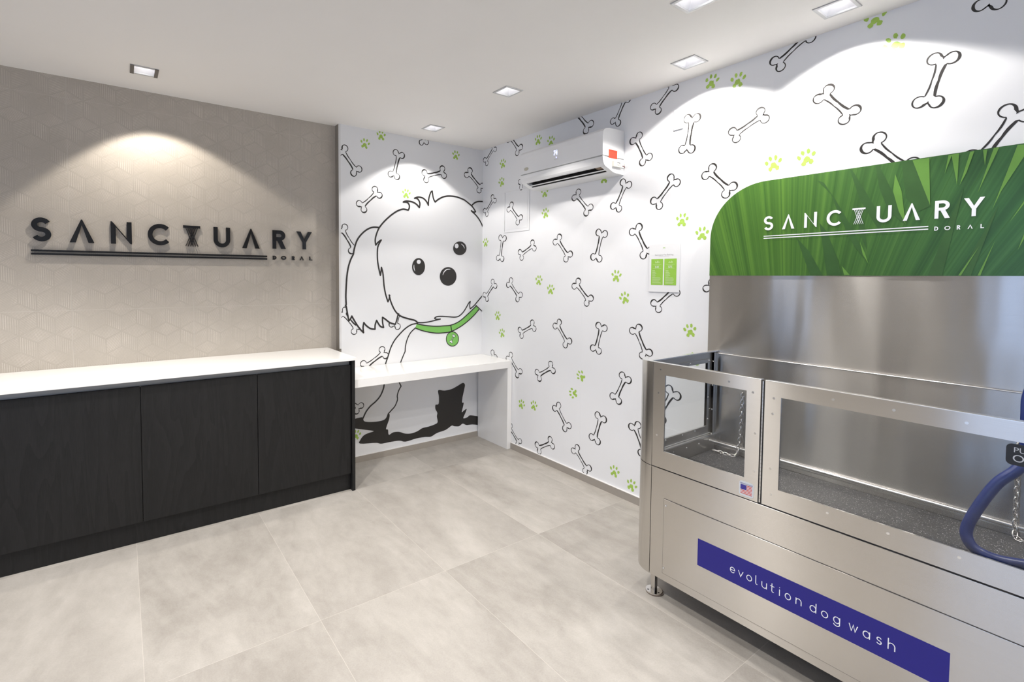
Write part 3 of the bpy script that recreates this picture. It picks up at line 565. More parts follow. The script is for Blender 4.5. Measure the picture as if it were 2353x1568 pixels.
# ------------------------------------------------------------------ recessed ceiling lights
def make_light():
    t = thing('ceiling_light', 'x', 'ceiling light', (0, 0, ZC))
    o, i_ = .0455, .0365
    mb = MB('trim')
    q = lambda h, z: [(-h, -h, z), (h, -h, z), (h, h, z), (-h, h, z)]
    vs = q(o, ZC-.0004)+q(o-.001, ZC-.003)+q(i_, ZC-.003)+q(i_, ZC+.002)
    fs = [(4*l+k, 4*l+(k+1) % 4, 4*l+4+(k+1) % 4, 4*l+4+k) for l in range(3) for k in range(4)]
    mb.add(vs, fs); tr = mb.build('trim_ring', t)
    mb = MB('refl'); vs = q(i_, ZC+.002)+q(.015, ZC+.034); mb.add(vs, fs[:4]); rf = mb.build('reflector', t)
    mb = MB('lamp'); mb.add(q(.015, ZC+.034), [(0, 1, 2, 3)]); mb.build('lens', t)
    return t
L0 = make_light()
LLAB = ['recessed square downlight with dark side plates above the tiled sign wall', 'recessed square downlight in the ceiling above and left of the air conditioner', 'smallest recessed square ceiling downlight, over the bench by the dog mural', 'square ceiling downlight beside the bone wall, right of the air conditioner',
        'square ceiling downlight cut off by the top edge of the picture, away from the wall', 'largest square ceiling downlight, beside the bone wall above the green header board']
ANG = [104, 112, 112, 128, 112, 124] + [118, 122, 128, 128, 128, 128, 108]
PW = [.8, .7, .62, .85, .8, .75] + [2.8, 1.7, 2., 2., 1.3, 1.8, 3.0]
for i, (x, y) in enumerate(LIGHTS):
    if i == 0: o = L0
    else:
        o = L0.copy(); COL.objects.link(o)
        for ch in [c for c in L0.children if c.type == 'MESH' and c.name.split('.')[0] in ('trim_ring', 'reflector', 'lens')]:
            c = ch.copy(); COL.objects.link(c); c.parent = o
    o.location = (x*S, y*S, ZC*S); o['group'] = 'recessed square ceiling lights'
    o['label'] = LLAB[i] if i < 6 else 'added recessed square ceiling downlight out of view, for fill light'  # unlabelled rest are unseen fittings added to brighten wall and ceiling
for i, (x, y) in enumerate(LIGHTS):
    ld = bpy.data.lights.new('downlight', 'SPOT'); ld.energy = SPOT_W*PW[i]; ld.color = WARM if i == 0 else COOL; ld.spot_size = math.radians(ANG[i]); ld.spot_blend = .16 if i < 6 else .6; ld.shadow_soft_size = .022 if i < 6 else .045
    lo = bpy.data.objects.new('downlight', ld); COL.objects.link(lo); lo.location = (x*S, y*S, (ZC-.004)*S)
    if i == 0: lo.rotation_euler = (math.radians(4), math.radians(-7), 0)
ORG[L0.name] = Vector((.088, 2.224, ZC))*S
for sx in (-1, 1):
    mb = MB('trimd'); a, b = sorted((sx*.0455, sx*.033)); mb.box(.088+a, .088+b, 2.224-.045, 2.224+.045, ZC-.0042, ZC-.0005)
    mb.build('gimbal_plate', L0)['label'] = 'dark grey side plates'

# ------------------------------------------------------------------ sign on the tiled wall
sg = thing('wall_sign', 'black raised acrylic lettering SANCTUARY DORAL with double underline on grey tiled wall', 'sign', (.26, YG, 1.06))
LW = [('S', -.2831, -.2237, 1.1287, 1.2205), ('A', -.1676, -.0878, 1.1287, 1.2205), ('N', -.0327, .0401, 1.1287, 1.2205), ('C', .097, .1815, 1.1287, 1.2205), ('T', .2305, .2983, 1.1287, 1.2205), ('U', .3526, .4226, 1.1287, 1.2205), ('A', .4745, .5527, 1.1287, 1.2205), ('R', .6127, .6761, 1.1310, 1.2210), ('Y', .7289, .8061, 1.1325, 1.2210),
      ('D', .6133, .6306, 1.0777, 1.0970), ('O', .6528, .6776, 1.0777, 1.0970), ('R', .7052, .7191, 1.0777, 1.0970), ('A', .7439, .7648, 1.0777, 1.0970), ('L', .7926, .808, 1.0777, 1.0970)]
for k, (ch, a, b, z0, z1) in enumerate(LW):
    mb = MB('black', 'blackside'); big = k < 9
    put_capital(mb, ch, a, b, z0, z1, .0175 if big else .0048, letterwall, .0115, .0085, 0, 1)
    for uu in ((a+b)/2,):                                         # hidden stand-off pin
        mb.cyl((uu, YG-.0032, z0+(z1-z0)*(.5 if ch in 'STRYNDL' else .95 if ch == 'A' else .08)), .0018, .0031, 'y')
    mb.build('letter', sg)
for z0, z1 in ((1.0890, 1.0965), (1.0765, 1.0835)):
    mb = MB('black', 'blackside'); mb.prism([(-.286, z0), (.587, z0), (.587, z1), (-.286, z1)], letterwall, .0115, .0030, 0, 1)
    for uu in (-.2, .15, .5): mb.cyl((uu, YG-.0032, (z0+z1)/2), .0018, .0031, 'y')
    mb.build('underline_bar', sg)

# ------------------------------------------------------------------ cabinets and counter
XE = -1.62
cb = thing('base_cabinet', 'black wood-grain base cabinet run with handleless doors under white counter', 'cabinet', (-.3, 2.3, 0))
mb = MB('wooddark'); mb.box(XE, .871, 2.131, YG-.002, .0, .588); mb.build('carcass', cb)
mb = MB('alu'); mb.box(XE, .868, 2.127, 2.1315, .588, .612); mb.box(XE, .868, 2.119, 2.127, .588, .5895); mb.build('grip_channel', cb)['label'] = 'grey aluminium finger channel'
mb = MB('wood'); mb.box(.8725, .8875, 2.105, YG-.002, 0, .6125); mb.build('end_panel', cb, .0006)
mb = MB('wood'); mb.box(XE, .8715, 2.1285, 2.1312, .0015, .0800); mb.build('toe_kick', cb)
edges = [.8690, .4585, .0485, -.3615, -.7715, -1.1815, -1.5915]
for b_, a_ in zip(edges, edges[1:]):
    mb = MB('wood'); mb.box(a_+.0022, b_, 2.1145, 2.1272, .0815, .5895); mb.build('door', cb, .0005)
mb = MB('quartz'); mb.box(XE-.02, .8885, 2.092, YG-.001, .6128, .6262); o = mb.build('countertop', None, .0008)
tag(o, 'long thin white quartz countertop on the black cabinets', 'countertop')
mb = MB('quartz'); mb.box(.8895, XW-.001, 2.131, YD-.0025, .4745, .5150); bt = None
bn = thing('bench', 'white quartz waterfall bench in the corner below the dog mural', 'bench', (1.5, 2.27, 0))
mb.build('bench_top', bn, .0008)
mb = MB('quartz'); mb.box(1.8335, XW-.001, 2.131, YD-.009, 0, .4743); mb.build('side_leg', bn, .0006)
mb = MB('wood'); mb.box(.8885, .8970, 2.16, YD-.009, 0, .4743); mb.build('hidden_support', bn)

# ------------------------------------------------------------------ air conditioner
ac = thing('air_conditioner', 'white wall-mounted split air conditioner showing 74 in blue digits', 'air conditioner', (XW, 1.65, 1.46))
prof = [(XW-.001, 1.647), (1.762, 1.645), (1.738, 1.640), (1.7235, 1.628), (1.7195, 1.605), (1.7215, 1.525)]
mb = MB('acw'); y0, y1 = 1.394, 1.918
n_ = len(prof)
up = prof+[(XW-.001, 1.525)]
mb.prism(up, lambda u, v, d: (u, d, v), y0, y1); mb.build('front_cover', ac, .002)
mb = MB('acg'); mb.box(1.7245, XW-.001, y0+.004, y1-.004, 1.5195, 1.5249); mb.build('groove', ac)
acm = lambda u, v, d: (u, d, v)
mb = MB('acw'); mb.prism([(XW-.001, 1.5195), (1.7215, 1.5195), (1.7235, 1.503), (1.7280, 1.4910), (1.7340, 1.4835), (1.7415, 1.4795), (1.7425, 1.4860), (XW-.001, 1.4860)], acm, y0, y1)
mb.prism([(1.7835, 1.4860), (XW-.001, 1.4860), (XW-.001, 1.4545), (1.8100, 1.4565), (1.7920, 1.4590), (1.7835, 1.4625)], acm, y0, y1)
for ya_, yb_ in ((y0, y0+.025), (y1-.028, y1)): mb.prism([(1.7405, 1.4865), (1.7845, 1.4865), (1.7845, 1.4620), (1.7405, 1.4792)], acm, ya_, yb_)
mb.build('lower_body', ac)
mb = MB('acd', 'tan', 'wooddark'); mb.box(1.7426, 1.7834, y0+.0252, y1-.0282, 1.4842, 1.4858)
mb.box(1.7822, 1.7834, y0+.0252, y1-.0282, 1.4635, 1.4842)
for k in range(9): mb.box(1.7480, 1.7700, 1.462+k*.048, 1.4632+k*.048, 1.4780, 1.4842, 2)
mb.prism([(1.7440, 1.4835), (1.7660, 1.4835), (1.7660, 1.4745), (1.7440, 1.4800)], acm, y0+.0254, y0+.060, 1)
mb.build('air_outlet', ac)['label'] = 'dark slotted air outlet'
mb = MB('acw'); mb.prism([(1.7650, 1.4700), (1.7720, 1.4672), (1.7724, 1.4682), (1.7655, 1.4711)], acm, y0+.0256, y1-.0286); mb.build('louver', ac)
mb = MB('silver'); mb.prism([(1.871+.0165*math.cos(2*pi*k/24), 1.548+.0085*math.sin(2*pi*k/24)) for k in range(24)], lambda u, v, d: (1.7212-d, u, v), -.0004, .0008); mb.build('badge', ac)['label'] = 'small oval silver badge'
mb = MB('led', 'acg'); put_text(mb, '74', .032, 1.669, 1.578, lambda u, v, d: (1.7198-d, u, v), .0003, 0, -1, .8)
mb.face([(1.662, 1.564), (1.666, 1.564), (1.666, 1.568), (1.662, 1.568)], lambda u, v, d: (1.7202-d, u, v), .0003, 0)
for u_ in (1.672, 1.663, 1.654): mb.face([(u_-.0014, 1.556), (u_+.0014, 1.556), (u_+.0014, 1.559), (u_-.0014, 1.559)], lambda u, v, d: (1.7204-d, u, v), .0003, 1)
mb.build('digital_display', ac)['label'] = 'blue 74 digits and indicator dots'
sd = lambda u, v, d: (u, y0-d, v)
mb = MB('red', 'rubber'); mb.prism([(1.760, 1.517), (1.817, 1.517), (1.817, 1.5535), (1.760, 1.5535)], sd, .0001, .0006)
put_text(mb, 'WARNING', .0105, 1.789, 1.5445, sd, .0008, 1, 1, .8)
for k in range(6): mb.face([(1.766, 1.539-k*.0036), (1.811, 1.539-k*.0036), (1.811, 1.5378-k*.0036), (1.766, 1.5378-k*.0036)], sd, .0007, 0 if k > 9 else 1)
mb.build('warning_sticker', ac)['label'] = 'orange-red warning sticker'
mb = MB('cream', 'rubber'); mb.box(1.782, 1.838, y0-.012, y0-.0001, 1.4815, 1.5055); mb.face([(1.803, 1.4975), (1.824, 1.4975), (1.824, 1.5005), (1.803, 1.5005)], lambda u, v, d: (u, y0-.012-d, v), .0003, 1)
for k in range(3): mb.face([(1.800, 1.494-k*.003), (1.828, 1.494-k*.003), (1.828, 1.4931-k*.003), (1.800, 1.4931-k*.003)], lambda u, v, d: (u, y0-.012-d, v), .0003, 1)
cbx = mb.build('junction_box', ac, .0006); cbx['label'] = 'cream plastic cable box'
mb = MB('cream', 'wire')
for k, (zz, mi_) in enumerate(((1.502, 0), (1.497, 0), (1.491, 1), (1.487, 1), (1.483, 0))): mb.tube(catmull([(1.837, y0-.006, zz), (1.850, y0-.010, zz+.002*(k % 2)), (1.8645, y0-.006, zz-.003)]), .0011, mi_, 6)
mb.build('wires', ac)

# ------------------------------------------------------------------ small things on the right wall
mb = MB('acw')
a0, a1, b0, b1 = 1.998, 2.212, 1.256, 1.494
for q in ((a0, a1, b0, b0+.006), (a0, a1, b1-.006, b1), (a0, a0+.006, b0+.006, b1-.006), (a1-.006, a1, b0+.006, b1-.006)): mb.box(XW-.003, XW-.0001, *q)
for q in ((a0+.016, a1-.016, b0+.016, b0+.017), (a0+.016, a1-.016, b1-.017, b1-.016), (a0+.016, a0+.017, b0+.017, b1-.017)): mb.box(XW-.0008, XW-.0001, *q)
tag(mb.build('access_panel', None, .0008), 'flush square access panel frame with a bone inside it, under the air conditioner', 'access panel')
mb = MB('acw', 'acg'); mb.box(XW-.005, XW-.0001, 1.118, 1.158, 1.593, 1.672); mb.prism([(1.139, 1.628), (1.148, 1.626), (1.146, 1.633), (1.139, 1.636), (1.140, 1.643), (1.134, 1.641), (1.136, 1.634)], lambda u, v, d: (XW-.005-d, u, v), -.0002, .0006, 1)
tag(mb.build('wall_plate', None, .001), 'small white rectangular wall plate high on the bone wall near the ceiling', 'wall plate')
po = thing('leaflet', 'laminated leaflet with two green price panels fixed to the bone wall', 'leaflet', (XW, 1.188, .94))
pm = lambda u, v, d: (XW-.0035-d, u, v)
mb = MB('paper'); mb.prism([(1.2565, .9395), (1.119, .9395), (1.119, 1.1385), (1.2565, 1.1385)], pm, -.002, 0); mb.build('sleeve', po, .0006)
mb = MB('pgreen', 'white', 'greytext', 'palegreen')
for u0, u1 in ((1.2455, 1.191), (1.1855, 1.1315)):
    mb.face([(u0, .968), (u1, .968), (u1, 1.0765), (u0, 1.0765)], pm, .0003, 0); um = (u0+u1)/2
    for v_, wd in ((1.037, .039), (1.0505, .026), (1.053, .039)): mb.face([(um+wd/2, v_), (um-wd/2, v_), (um-wd/2, v_+.0006), (um+wd/2, v_+.0006)], pm, .0007, 3)
    put_text(mb, '$40' if u0 > 1.2 else '$75', .0115, um, 1.0395, pm, .0009, 1, -1)
    for k in range(13):
        l_ = random.uniform(.012, .022) if k < 7 else random.uniform(.028, .042); v_ = 1.0295-k*.0044
        mb.face([(u0-.006, v_), (u0-.006-l_, v_), (u0-.006-l_, v_-.0014), (u0-.006, v_-.0014)], pm, .0007, 3)
    for k in range(5):
        x_ = um+.008-k*.004; h_ = random.uniform(.004, .011); mb.face([(x_, 1.0595), (x_-.002, 1.0595), (x_-.002, 1.0595+h_), (x_, 1.0595+h_)], pm, .0007, 3)
put_text(mb, 'Sanctuary Pet Bathing', .0095, 1.188, 1.0905, pm, .0003, 2, -1)
mb.face([(1.211, 1.0855), (1.165, 1.0855), (1.165, 1.0862), (1.211, 1.0862)], pm, .0003, 2)
mb.face([(1.1925, 1.1195), (1.188, 1.122), (1.1835, 1.1195), (1.1835, 1.1245), (1.188, 1.1225), (1.1925, 1.1245)], pm, .0004, 0)
mb.build('printed_sheet', po)['label'] = 'white sheet with two green panels'

# ------------------------------------------------------------------ dog wash station
XF, XB = 1.345, 1.835
YS, YE, RC = .958, -.20, .074
ZB, ZM, ZR = .081, .4215, .7405
dw_ = thing('dog_wash_station', 'stainless steel dog wash station with green leaf header board and blue sign band', 'dog wash tub', (1.6, .38, 0))
def plan(off=0., y0=None, y1=None):
    """plan outline from back left round the front to back right, inset by off"""
    r = RC-off; pts = [(XB, YS-off)]
    pts += [(XF+RC-r*math.sin(math.radians(t)), YS-RC+r*math.cos(math.radians(t))) for t in range(0, 91, 9)]
    pts += [(XF+RC-r*math.cos(math.radians(t)), YE+RC-r*math.sin(math.radians(t))) for t in range(0, 91, 9)]
    return pts+[(XB, YE+off)]
def skin(mb, z0, z1, a, b, mi=0, t=.003, smooth=True):
    o_, i_ = plan(0)[a:b], plan(t)[a:b]; n = len(o_)
    vs = [(x, y, z) for z in (z0, z1) for x, y in o_]+[(x, y, z) for z in (z0, z1) for x, y in i_]
    fs = [(k, k+1, n+k+1, n+k) for k in range(n-1)]
    mb.add(vs, fs, mi, smooth); mb.add(vs, [(2*n+k+1, 2*n+k, 3*n+k, 3*n+k+1) for k in range(n-1)], mi, smooth)
    mb.add(vs, [(n+k, n+k+1, 3*n+k+1, 3*n+k) for k in range(n-1)]+[(2*n+k, 2*n+k+1, k+1, k) for k in range(n-1)]+[(0, n, 3*n, 2*n), (n-1, 3*n-1, 4*n-1, 2*n-1)], mi)
# corner columns, side skins
NP = len(plan()); 
for (z0, z1) in ((ZB, ZM-.0012), (ZM+.0008, ZR)):
    up_ = z0 > .3
    mb = MB('steelv'); skin(mb, z0, z1, 1, 12); mb.build('corner_column', dw_)
    mb = MB('steelv'); skin(mb, z0, z1, 12, 23); mb.build('corner_column', dw_)
for a_ in (0, NP-2):
    mb = MB('steelx'); skin(mb, ZB, ZM-.0012, a_, a_+2); mb.build('side_skin', dw_)
# lower front panel, with removable access cover
mb = MB('steel', 'seamshade'); ya, yb = YS-RC-.0015, YE+RC+.0015
mb.box(XF, XF+.004, yb, ya, ZB, ZM-.0016); mb.box(XF+.004, XF+.008, yb-.004, ya+.004, ZB+.002, ZM+.003, 1)
mb.build('lower_front_panel', dw_, .0007)
cy0, cy1, cz0, cz1 = -.06, .8385, .1045, .3330
mb = MB('seamshade'); mb.box(XF-.0006, XF+.0002, cy0-.0012, cy1+.0012, cz0-.0012, cz1+.0012); mb.box(XF-.0002, XF+.002, .6, .6015, cz1+.01, ZM-.02) if 0 else None; mb.build('access_gap_shade', dw_)  # thin dark strips paint the shaded gap round the cover
mb = MB('steel'); mb.box(XF-.0022, XF-.0004, cy0, cy1, cz0, cz1); mb.build('access_cover', dw_, .0007)
for yy, zz in ((.832, .314), (.835, .121), (-.05, .314), (-.05, .121)):
    mb = MB('chrome'); mb.dome((XF-.0022, yy, zz), .0036, .003, (-1, 0, 0)); mb.build('screw', dw_)
flat = lambda u, v, d: (u, v, d)
mb = MB('steelx'); mb.prism(plan(.004), flat, ZB, ZB+.004); mb.build('bottom_plate', dw_)
# blue band with lettering
band = MB('signblue'); bm_ = lambda u, v, d: (XF-.0022-d, u, v)
band.prism([(.7315, .1835), (.2225, .1835), (.2225, .2605), (.7315, .2605)], bm_, .0001, .0005); bd = band.build('sign_band', dw_); bd['label'] = 'royal blue band reading evolution dog wash'
base_, xh, th = .2098, .0163, .0019
def lc(ch, u0, u1):
    w = u0-u1; X = lambda x: u0-x; c = w/2; r = w/2-th/2; ry = xh/2-th/2; m_ = lambda L: mb.stroke([(X(x), base_+y) for x, y in L], th, bm_, .0009)
    o_ = lambda a0=0, a1=360: arc(c, xh/2, r, ry, a0, a1, 22)
    if ch == 'o': m_(o_())
    if ch == 'e': m_([(c-r, xh/2), (c+r, xh/2)]+o_(0, 318)[1:])
    if ch == 'v': m_([(th/2, xh-th/2), (c, th/2), (w-th/2, xh-th/2)])
    if ch == 'l': m_([(c-.001, xh*1.42), (c-.001, th*1.8), (c-.0002, th/2+.0004), (c+.0025, th/2)])
    if ch == 'u': m_([(th/2, xh-th/2), (th/2, xh*.42)]+arc(c, xh*.42, r, xh*.42-th/2, 180, 360, 12)+[(w-th/2, xh-th/2)]); m_([(w-th/2, xh*.5), (w-th/2, th/2)])
    if ch == 't': m_([(c-.0012, xh*1.34), (c-.0012, th*1.9), (c, th/2+.0002), (c+.0028, th/2)]); m_([(c-.0045, xh-th/2), (c+.0035, xh-th/2)])
    if ch == 'i': m_([(c, xh-th/2), (c, th/2)]); m_([(c, xh*1.26), (c, xh*1.27)])
    if ch in 'nh': m_([(th/2, (xh if ch == 'n' else xh*1.5)-th/2), (th/2, th/2)]); m_(arc(c, xh*.55, r, xh*.45-th/2, 180, 0, 12)+[(w-th/2, th/2)])
    if ch == 'd': m_(o_()); m_([(w-th/2, xh*1.4), (w-th/2, th/2)])
    if ch == 'a': m_(o_()); m_([(w-th/2, xh-th/2), (w-th/2, th/2)])
    if ch == 'g': m_(o_()); m_([(w-th/2, xh-th/2), (w-th/2, -.0005)]+arc(c, -.0005, r, .005, 0, -160, 10))
    if ch == 'w': m_([(th/2, xh-th/2), (w*.3, th/2), (w*.5, xh-th/2), (w*.7, th/2), (w-th/2, xh-th/2)])
    if ch == 's': m_(arc(c, xh*.75-th/4, r*.85, xh*.25-th/4, 30, 270, 10)+arc(c, xh*.25+th/4, r*.9, xh*.25-th/4, 90, -150, 10)[1:])
WORD = (('e', .6421, .6289), ('v', .6213, .6079), ('o', .6004, .5865), ('l', .5800, .5735), ('u', .5642, .5512), ('t', .5430, .5345), ('i', .5244, .5212), ('o', .5112, .4976), ('n', .4879, .4750), ('d', .4587, .4450), ('o', .4356, .4219), ('g', .4124, .3990), ('w', .3835, .3667), ('a', .3584, .3453), ('s', .3353, .3251), ('h', .3160, .3032))
for k0, k1, wd_ in ((0, 9, 'evolution'), (9, 12, 'dog'), (12, 16, 'wash')):
    mb = MB('signwhite')
    for it in WORD[k0:k1]: lc(*it)
    mb.build('lettering', bd)['label'] = 'white lettering '+wd_
# legs
for lx, ly in ((1.387, .893), (1.387, -.125), (1.79, .893), (1.79, -.125)):
    mb = MB('steelv'); mb.box(lx-.007, lx+.007, ly-.007, ly+.007, .004, ZB+.002); lg = mb.build('leg', dw_, .0006)
    mb = MB('chrome', 'rubber'); mb.cyl((lx, ly, .0035), .0245, .0035, 'z', 0, 32)
    for k in range(3): mb.cyl((lx+.018*math.cos(k*2.1+.4), ly+.018*math.sin(k*2.1+.4), .0066), .003, .0006, 'z', 1, 12)
    mb.build('foot_disc', lg)
    mb = MB('cork'); mb.cyl((lx+.002, ly-.001, 0), .0265, .0035, 'z', 0, 32); mb.build('foot_pad', lg)['label'] = 'brown rubber pad'
# window frames: rectangle ring helper in the front plane
def ring_boxes(mb, x0, x1, Y0, Y1, Z0, Z1, oy0, oy1, oz0, oz1, mi=0):
    mb.box(x0, x1, Y0, Y1, Z0, oz0, mi); mb.box(x0, x1, Y0, Y1, oz1, Z1, mi); mb.box(x0, x1, Y0, oy0, oz0, oz1, mi); mb.box(x0, x1, oy1, Y1, oz0, oz1, mi)
def pane_x(oy0, oy1, oz0, oz1, parent, x=XF+.006):
    mb = MB('glass'); mb.box(x, x+.0025, oy0-.006, oy1+.006, oz0-.006, oz1+.006); mb.build('clear_pane', parent)
def rivets(lst, x, parent):
    for yy, zz in lst:
        mb = MB('lip'); mb.cyl((x, yy, zz), .0028, .0006, 'x', 0, 16); mb.build('rivet', parent)
FZ0 = ZM+.0012
mb = MB('steel'); ring_boxes(mb, XF, XF+.005, .5810, YS-RC-.0015, FZ0, ZR, .6150, .8450, .4755, .7065); fl = mb.build('left_window_frame', dw_); pane_x(.6150, .8450, .4755, .7065, fl)
mb = MB('lip'); mb.box(XF+.0003, XF+.016, .5810, YS-RC, ZR-.0005, ZR+.0018); mb.build('top_rail', fl, .0006)
rivets([(.860, .722), (.66, .722), (.600, .705), (.865, .65), (.868, .52), (.592, .60), (.592, .50)], XF-.0005, fl)
mb = MB('steel'); ring_boxes(mb, XF, XF+.005, .0850, .5715, FZ0+.001, ZR, .1230, .5350, .4720, .7040); dr = mb.build('tub_door', dw_); dr['label'] = 'wide steel door with a clear window'
pane_x(.1230, .5350, .4720, .7040, dr)
mb = MB('lip'); mb.box(XF+.0003, XF+.016, .0850, .5715, ZR-.0005, ZR+.0018); mb.build('top_rail', dr, .0006)
rivets([(.551, .70), (.553, .66), (.429, .7225), (.323, .7225), (.216, .7225), (.554, .52), (.551, .455), (.432, .4565), (.324, .4565), (.217, .4565), (.110, .7225), (.110, .4565)], XF-.0005, dr)
mb = MB('steel'); mb.box(XF, XF+.005, YE+RC+.0015, .0800, FZ0, ZR); mb.box(XF, XF+.016, YE+RC, .08, ZR, ZR+.0018); mb.build('latch_post_panel', dw_)
# piano hinge
mb = MB('seamshade', 'lip'); mb.box(XF+.002, XF+.005, .5716, .5809, FZ0, ZR, 0)
zz = FZ0+.003
while zz < ZR-.006:
    mb.cyl((XF+.0008, .5765, zz), .0021, .0096, 'z', 1, 10); zz += .0101
mb.build('piano_hinge', dw_)
# flag sticker
st = MB('sticker', 'flagb', 'flagr', 'white'); fm = lambda u, v, d: (XF-d, u, v)
def rrect(u0, u1, v0, v1, r, k=5):
    P_ = []
    for cx, cy, a in ((u1-r, v1-r, 0), (u0+r, v1-r, 90), (u0+r, v0+r, 180), (u1-r, v0+r, 270)):
        P_ += [(cx+r*math.cos(math.radians(a+90*i/k)), cy+r*math.sin(math.radians(a+90*i/k))) for i in range(k+1)]
    return P_
st.prism(rrect(.5905, .6265, .4275, .4665, .007), fm, .0001, .0004)
fu0, fu1, fv0, fv1 = .6225, .5945, .4335, .4575
hh = (fv1-fv0)/13
st.face([(fu0, fv0), (fu1, fv0), (fu1, fv1), (fu0, fv1)], fm, .0006, 3)
for k in range(0, 13, 2):
    a = fu0 if k < 6 else fu0-.0145; st.face([(a, fv0+k*hh), (fu1, fv0+k*hh), (fu1, fv0+(k+1)*hh), (a, fv0+(k+1)*hh)], fm, .0008, 2)
st.face([(fu0, fv0+6*hh), (fu0-.0145, fv0+6*hh), (fu0-.0145, fv1), (fu0, fv1)], fm, .0010, 1)
put_text(st, 'PROUDLY MADE', .0044, .6085, .4588, fm, .0007, 1, -1, .95)
st.build('flag_sticker', fl)['label'] = 'white sticker with United States flag'
# door pull tag
tg = MB('tagblack', 'tagtext'); tm = lambda u, v, d: (XF-.0012-d, u, v)
tg.prism(rrect(.100, .1640, .6610, .7000, .008), tm, 0, .0012); put_text(tg, 'PULL', .0135, .1405, .6848, tm, .0015, 1, -1); put_text(tg, 'OPEN', .0185, .1320, .6680, tm, .0015, 1, -1)
tg.build('pull_tag', dr)['label'] = 'black plastic tag reading PULL OPEN'
# side panels with window
for s_, nm in ((1, 'side_panel'), (-1, 'side_panel')):
    yo = YS if s_ > 0 else YE; a, b = sorted((yo, yo-s_*.004))
    mb = MB('steelx')
    x0, x1, o0, o1, z0, z1 = XF+RC, XB, XF+RC+.020, 1.778, .452, .690
    mb.box(x0, x1, a, b, FZ0, z0); mb.box(x0, x1, a, b, z1, ZR-.012); mb.box(x0, o0, a, b, z0, z1); mb.box(o1, x1, a, b, z0, z1)
    sp_ = mb.build(nm, dw_)
    ia, ib = sorted((yo-s_*.004, yo-s_*.010)); mb = MB('steelx')       # inner angle frame
    mb.box(o0-.012, o1+.012, ia, ib, z0-.012, z0+.002); mb.box(o0-.012, o1+.012, ia, ib, z1-.002, z1+.012); mb.box(o1-.002, o1+.012, ia, ib, z0+.002, z1-.002); mb.box(o0-.012, o0+.002, ia, ib, z0+.002, z1-.002)
    mb.build('inner_frame', sp_, .0005)
    mb = MB('glass'); pa_, pb_ = sorted((yo-s_*.0042, yo-s_*.0062)); mb.box(o0-.003, o1+.003, pa_, pb_, z0-.003, z1+.003); mb.build('clear_pane', sp_)
    mb = MB('lip'); ta, tb = sorted((yo+s_*.0, yo-s_*.016)); mb.box(x0, x1, ta, tb, ZR-.014, ZR-.010); mb.build('top_rail', sp_, .0006)
    for xx, zz in ((o1+.004, .56), (o1+.004, .48), (1.62, z0-.004), (1.70, z0-.004), (1.52, z0-.004), (1.66, z1+.006), (o1+.004, z1+.006)):
        mb = MB('chrome'); mb.dome((xx, yo-s_*.010, zz), .0032, .0028, (0, -s_, 0)); mb.build('screw', sp_)
# corner post top caps
for half in (plan(0)[1:12], plan(0)[12:23]):
    mb = MB('lip'); inn = plan(.016)[1:12] if half[0][1] > .5 else plan(.016)[12:23]; n = len(half)
    mb.add([(x, y, ZR) for x, y in half]+[(x, y, ZR) for x, y in inn]+[(x, y, ZR+.0018) for x, y in half]+[(x, y, ZR+.0018) for x, y in inn],
           [(k, k+1, n+k+1, n+k) for k in range(n-1)]+[(2*n+k, 3*n+k, 3*n+k+1, 2*n+k+1) for k in range(n-1)]+[(k, 2*n+k, 2*n+k+1, k+1) for k in range(n-1)])
    mb.build('corner_cap', dw_)
# tub interior
TF = .361
def strip(mb, z0, z1, off, t, mi=0):
    o_, i_ = plan(off), plan(off+t); n = len(o_)
    mb.add([(x, y, z) for z in (z0, z1) for x, y in o_]+[(x, y, z) for z in (z0, z1) for x, y in i_],
           [(k, k+1, n+k+1, n+k) for k in range(n-1)]+[(2*n+k, 3*n+k, 3*n+k+1, 2*n+k+1) for k in range(n-1)]+[(n+k, n+k+1, 3*n+k+1, 3*n+k) for k in range(n-1)]+[(2*n+k, 2*n+k+1, k+1, k) for k in range(n-1)], mi)
mb = MB('steelb', 'steelx', 'lip')
mb.prism([(min(x, XB-.004), y) for x, y in plan(.012)], flat, TF-.006, TF-.002, 1)
strip(mb, TF-.004, .4150, .012, .003, 1); strip(mb, .4150, .4180, .003, .013, 2)
mb.build('tub_basin', dw_)
for xx in (1.48, 1.56, 1.64, 1.72, 1.79):
    mb = MB('chrome'); mb.dome((xx, YS-.0152, .400), .003, .0025, (0, -1, 0)); mb.build('screw', dw_)
mb = MB('mat'); mb.prism([(min(x, XB-.012), y) for x, y in plan(.0165)], flat, TF-.0018, TF+.001); mb.build('rubber_mat', dw_)['label'] = 'dark speckled anti-slip tub floor'
mb = MB('steelb'); mb.box(XB-.0075, XB, YE+.004, YS+.006, .384, .7195); mb.build('tub_back_wall', dw_)
mb = MB('lip'); mb.tube([(XB-.0070, YE+.004, .7200), (XB-.0070, YS+.004, .7200)], .0020, 0, 10); mb.build('back_lip', dw_)
mb = MB('lip'); mb.tube([(XB-.0135, YE+.02, .3885), (XB-.0135, YS-.004, .3885)], .0048, 0, 14); mb.box(XB-.012, XB-.0085, YE+.02, YS-.004, .3775, .3795); mb.build('rinse_pipe', dw_)['label'] = 'bright steel tube along the tub wall'
mb = MB('steelb'); mb.box(XB-.010, XB-.002, YE+.02, YS-.006, TF-.001, .3835); mb.build('skirting', dw_)
mb = MB('steelx'); mb.box(XB-.020, XB-.008, YS-.012, YS-.0045, .383, .722); mb.build('corner_angle', dw_)
for zz in (.42, .51, .60, .69):
    mb = MB('chrome'); mb.dome((XB-.0205, YS-.0085, zz), .003, .0026, (-1, 0, 0)); mb.build('screw', dw_)
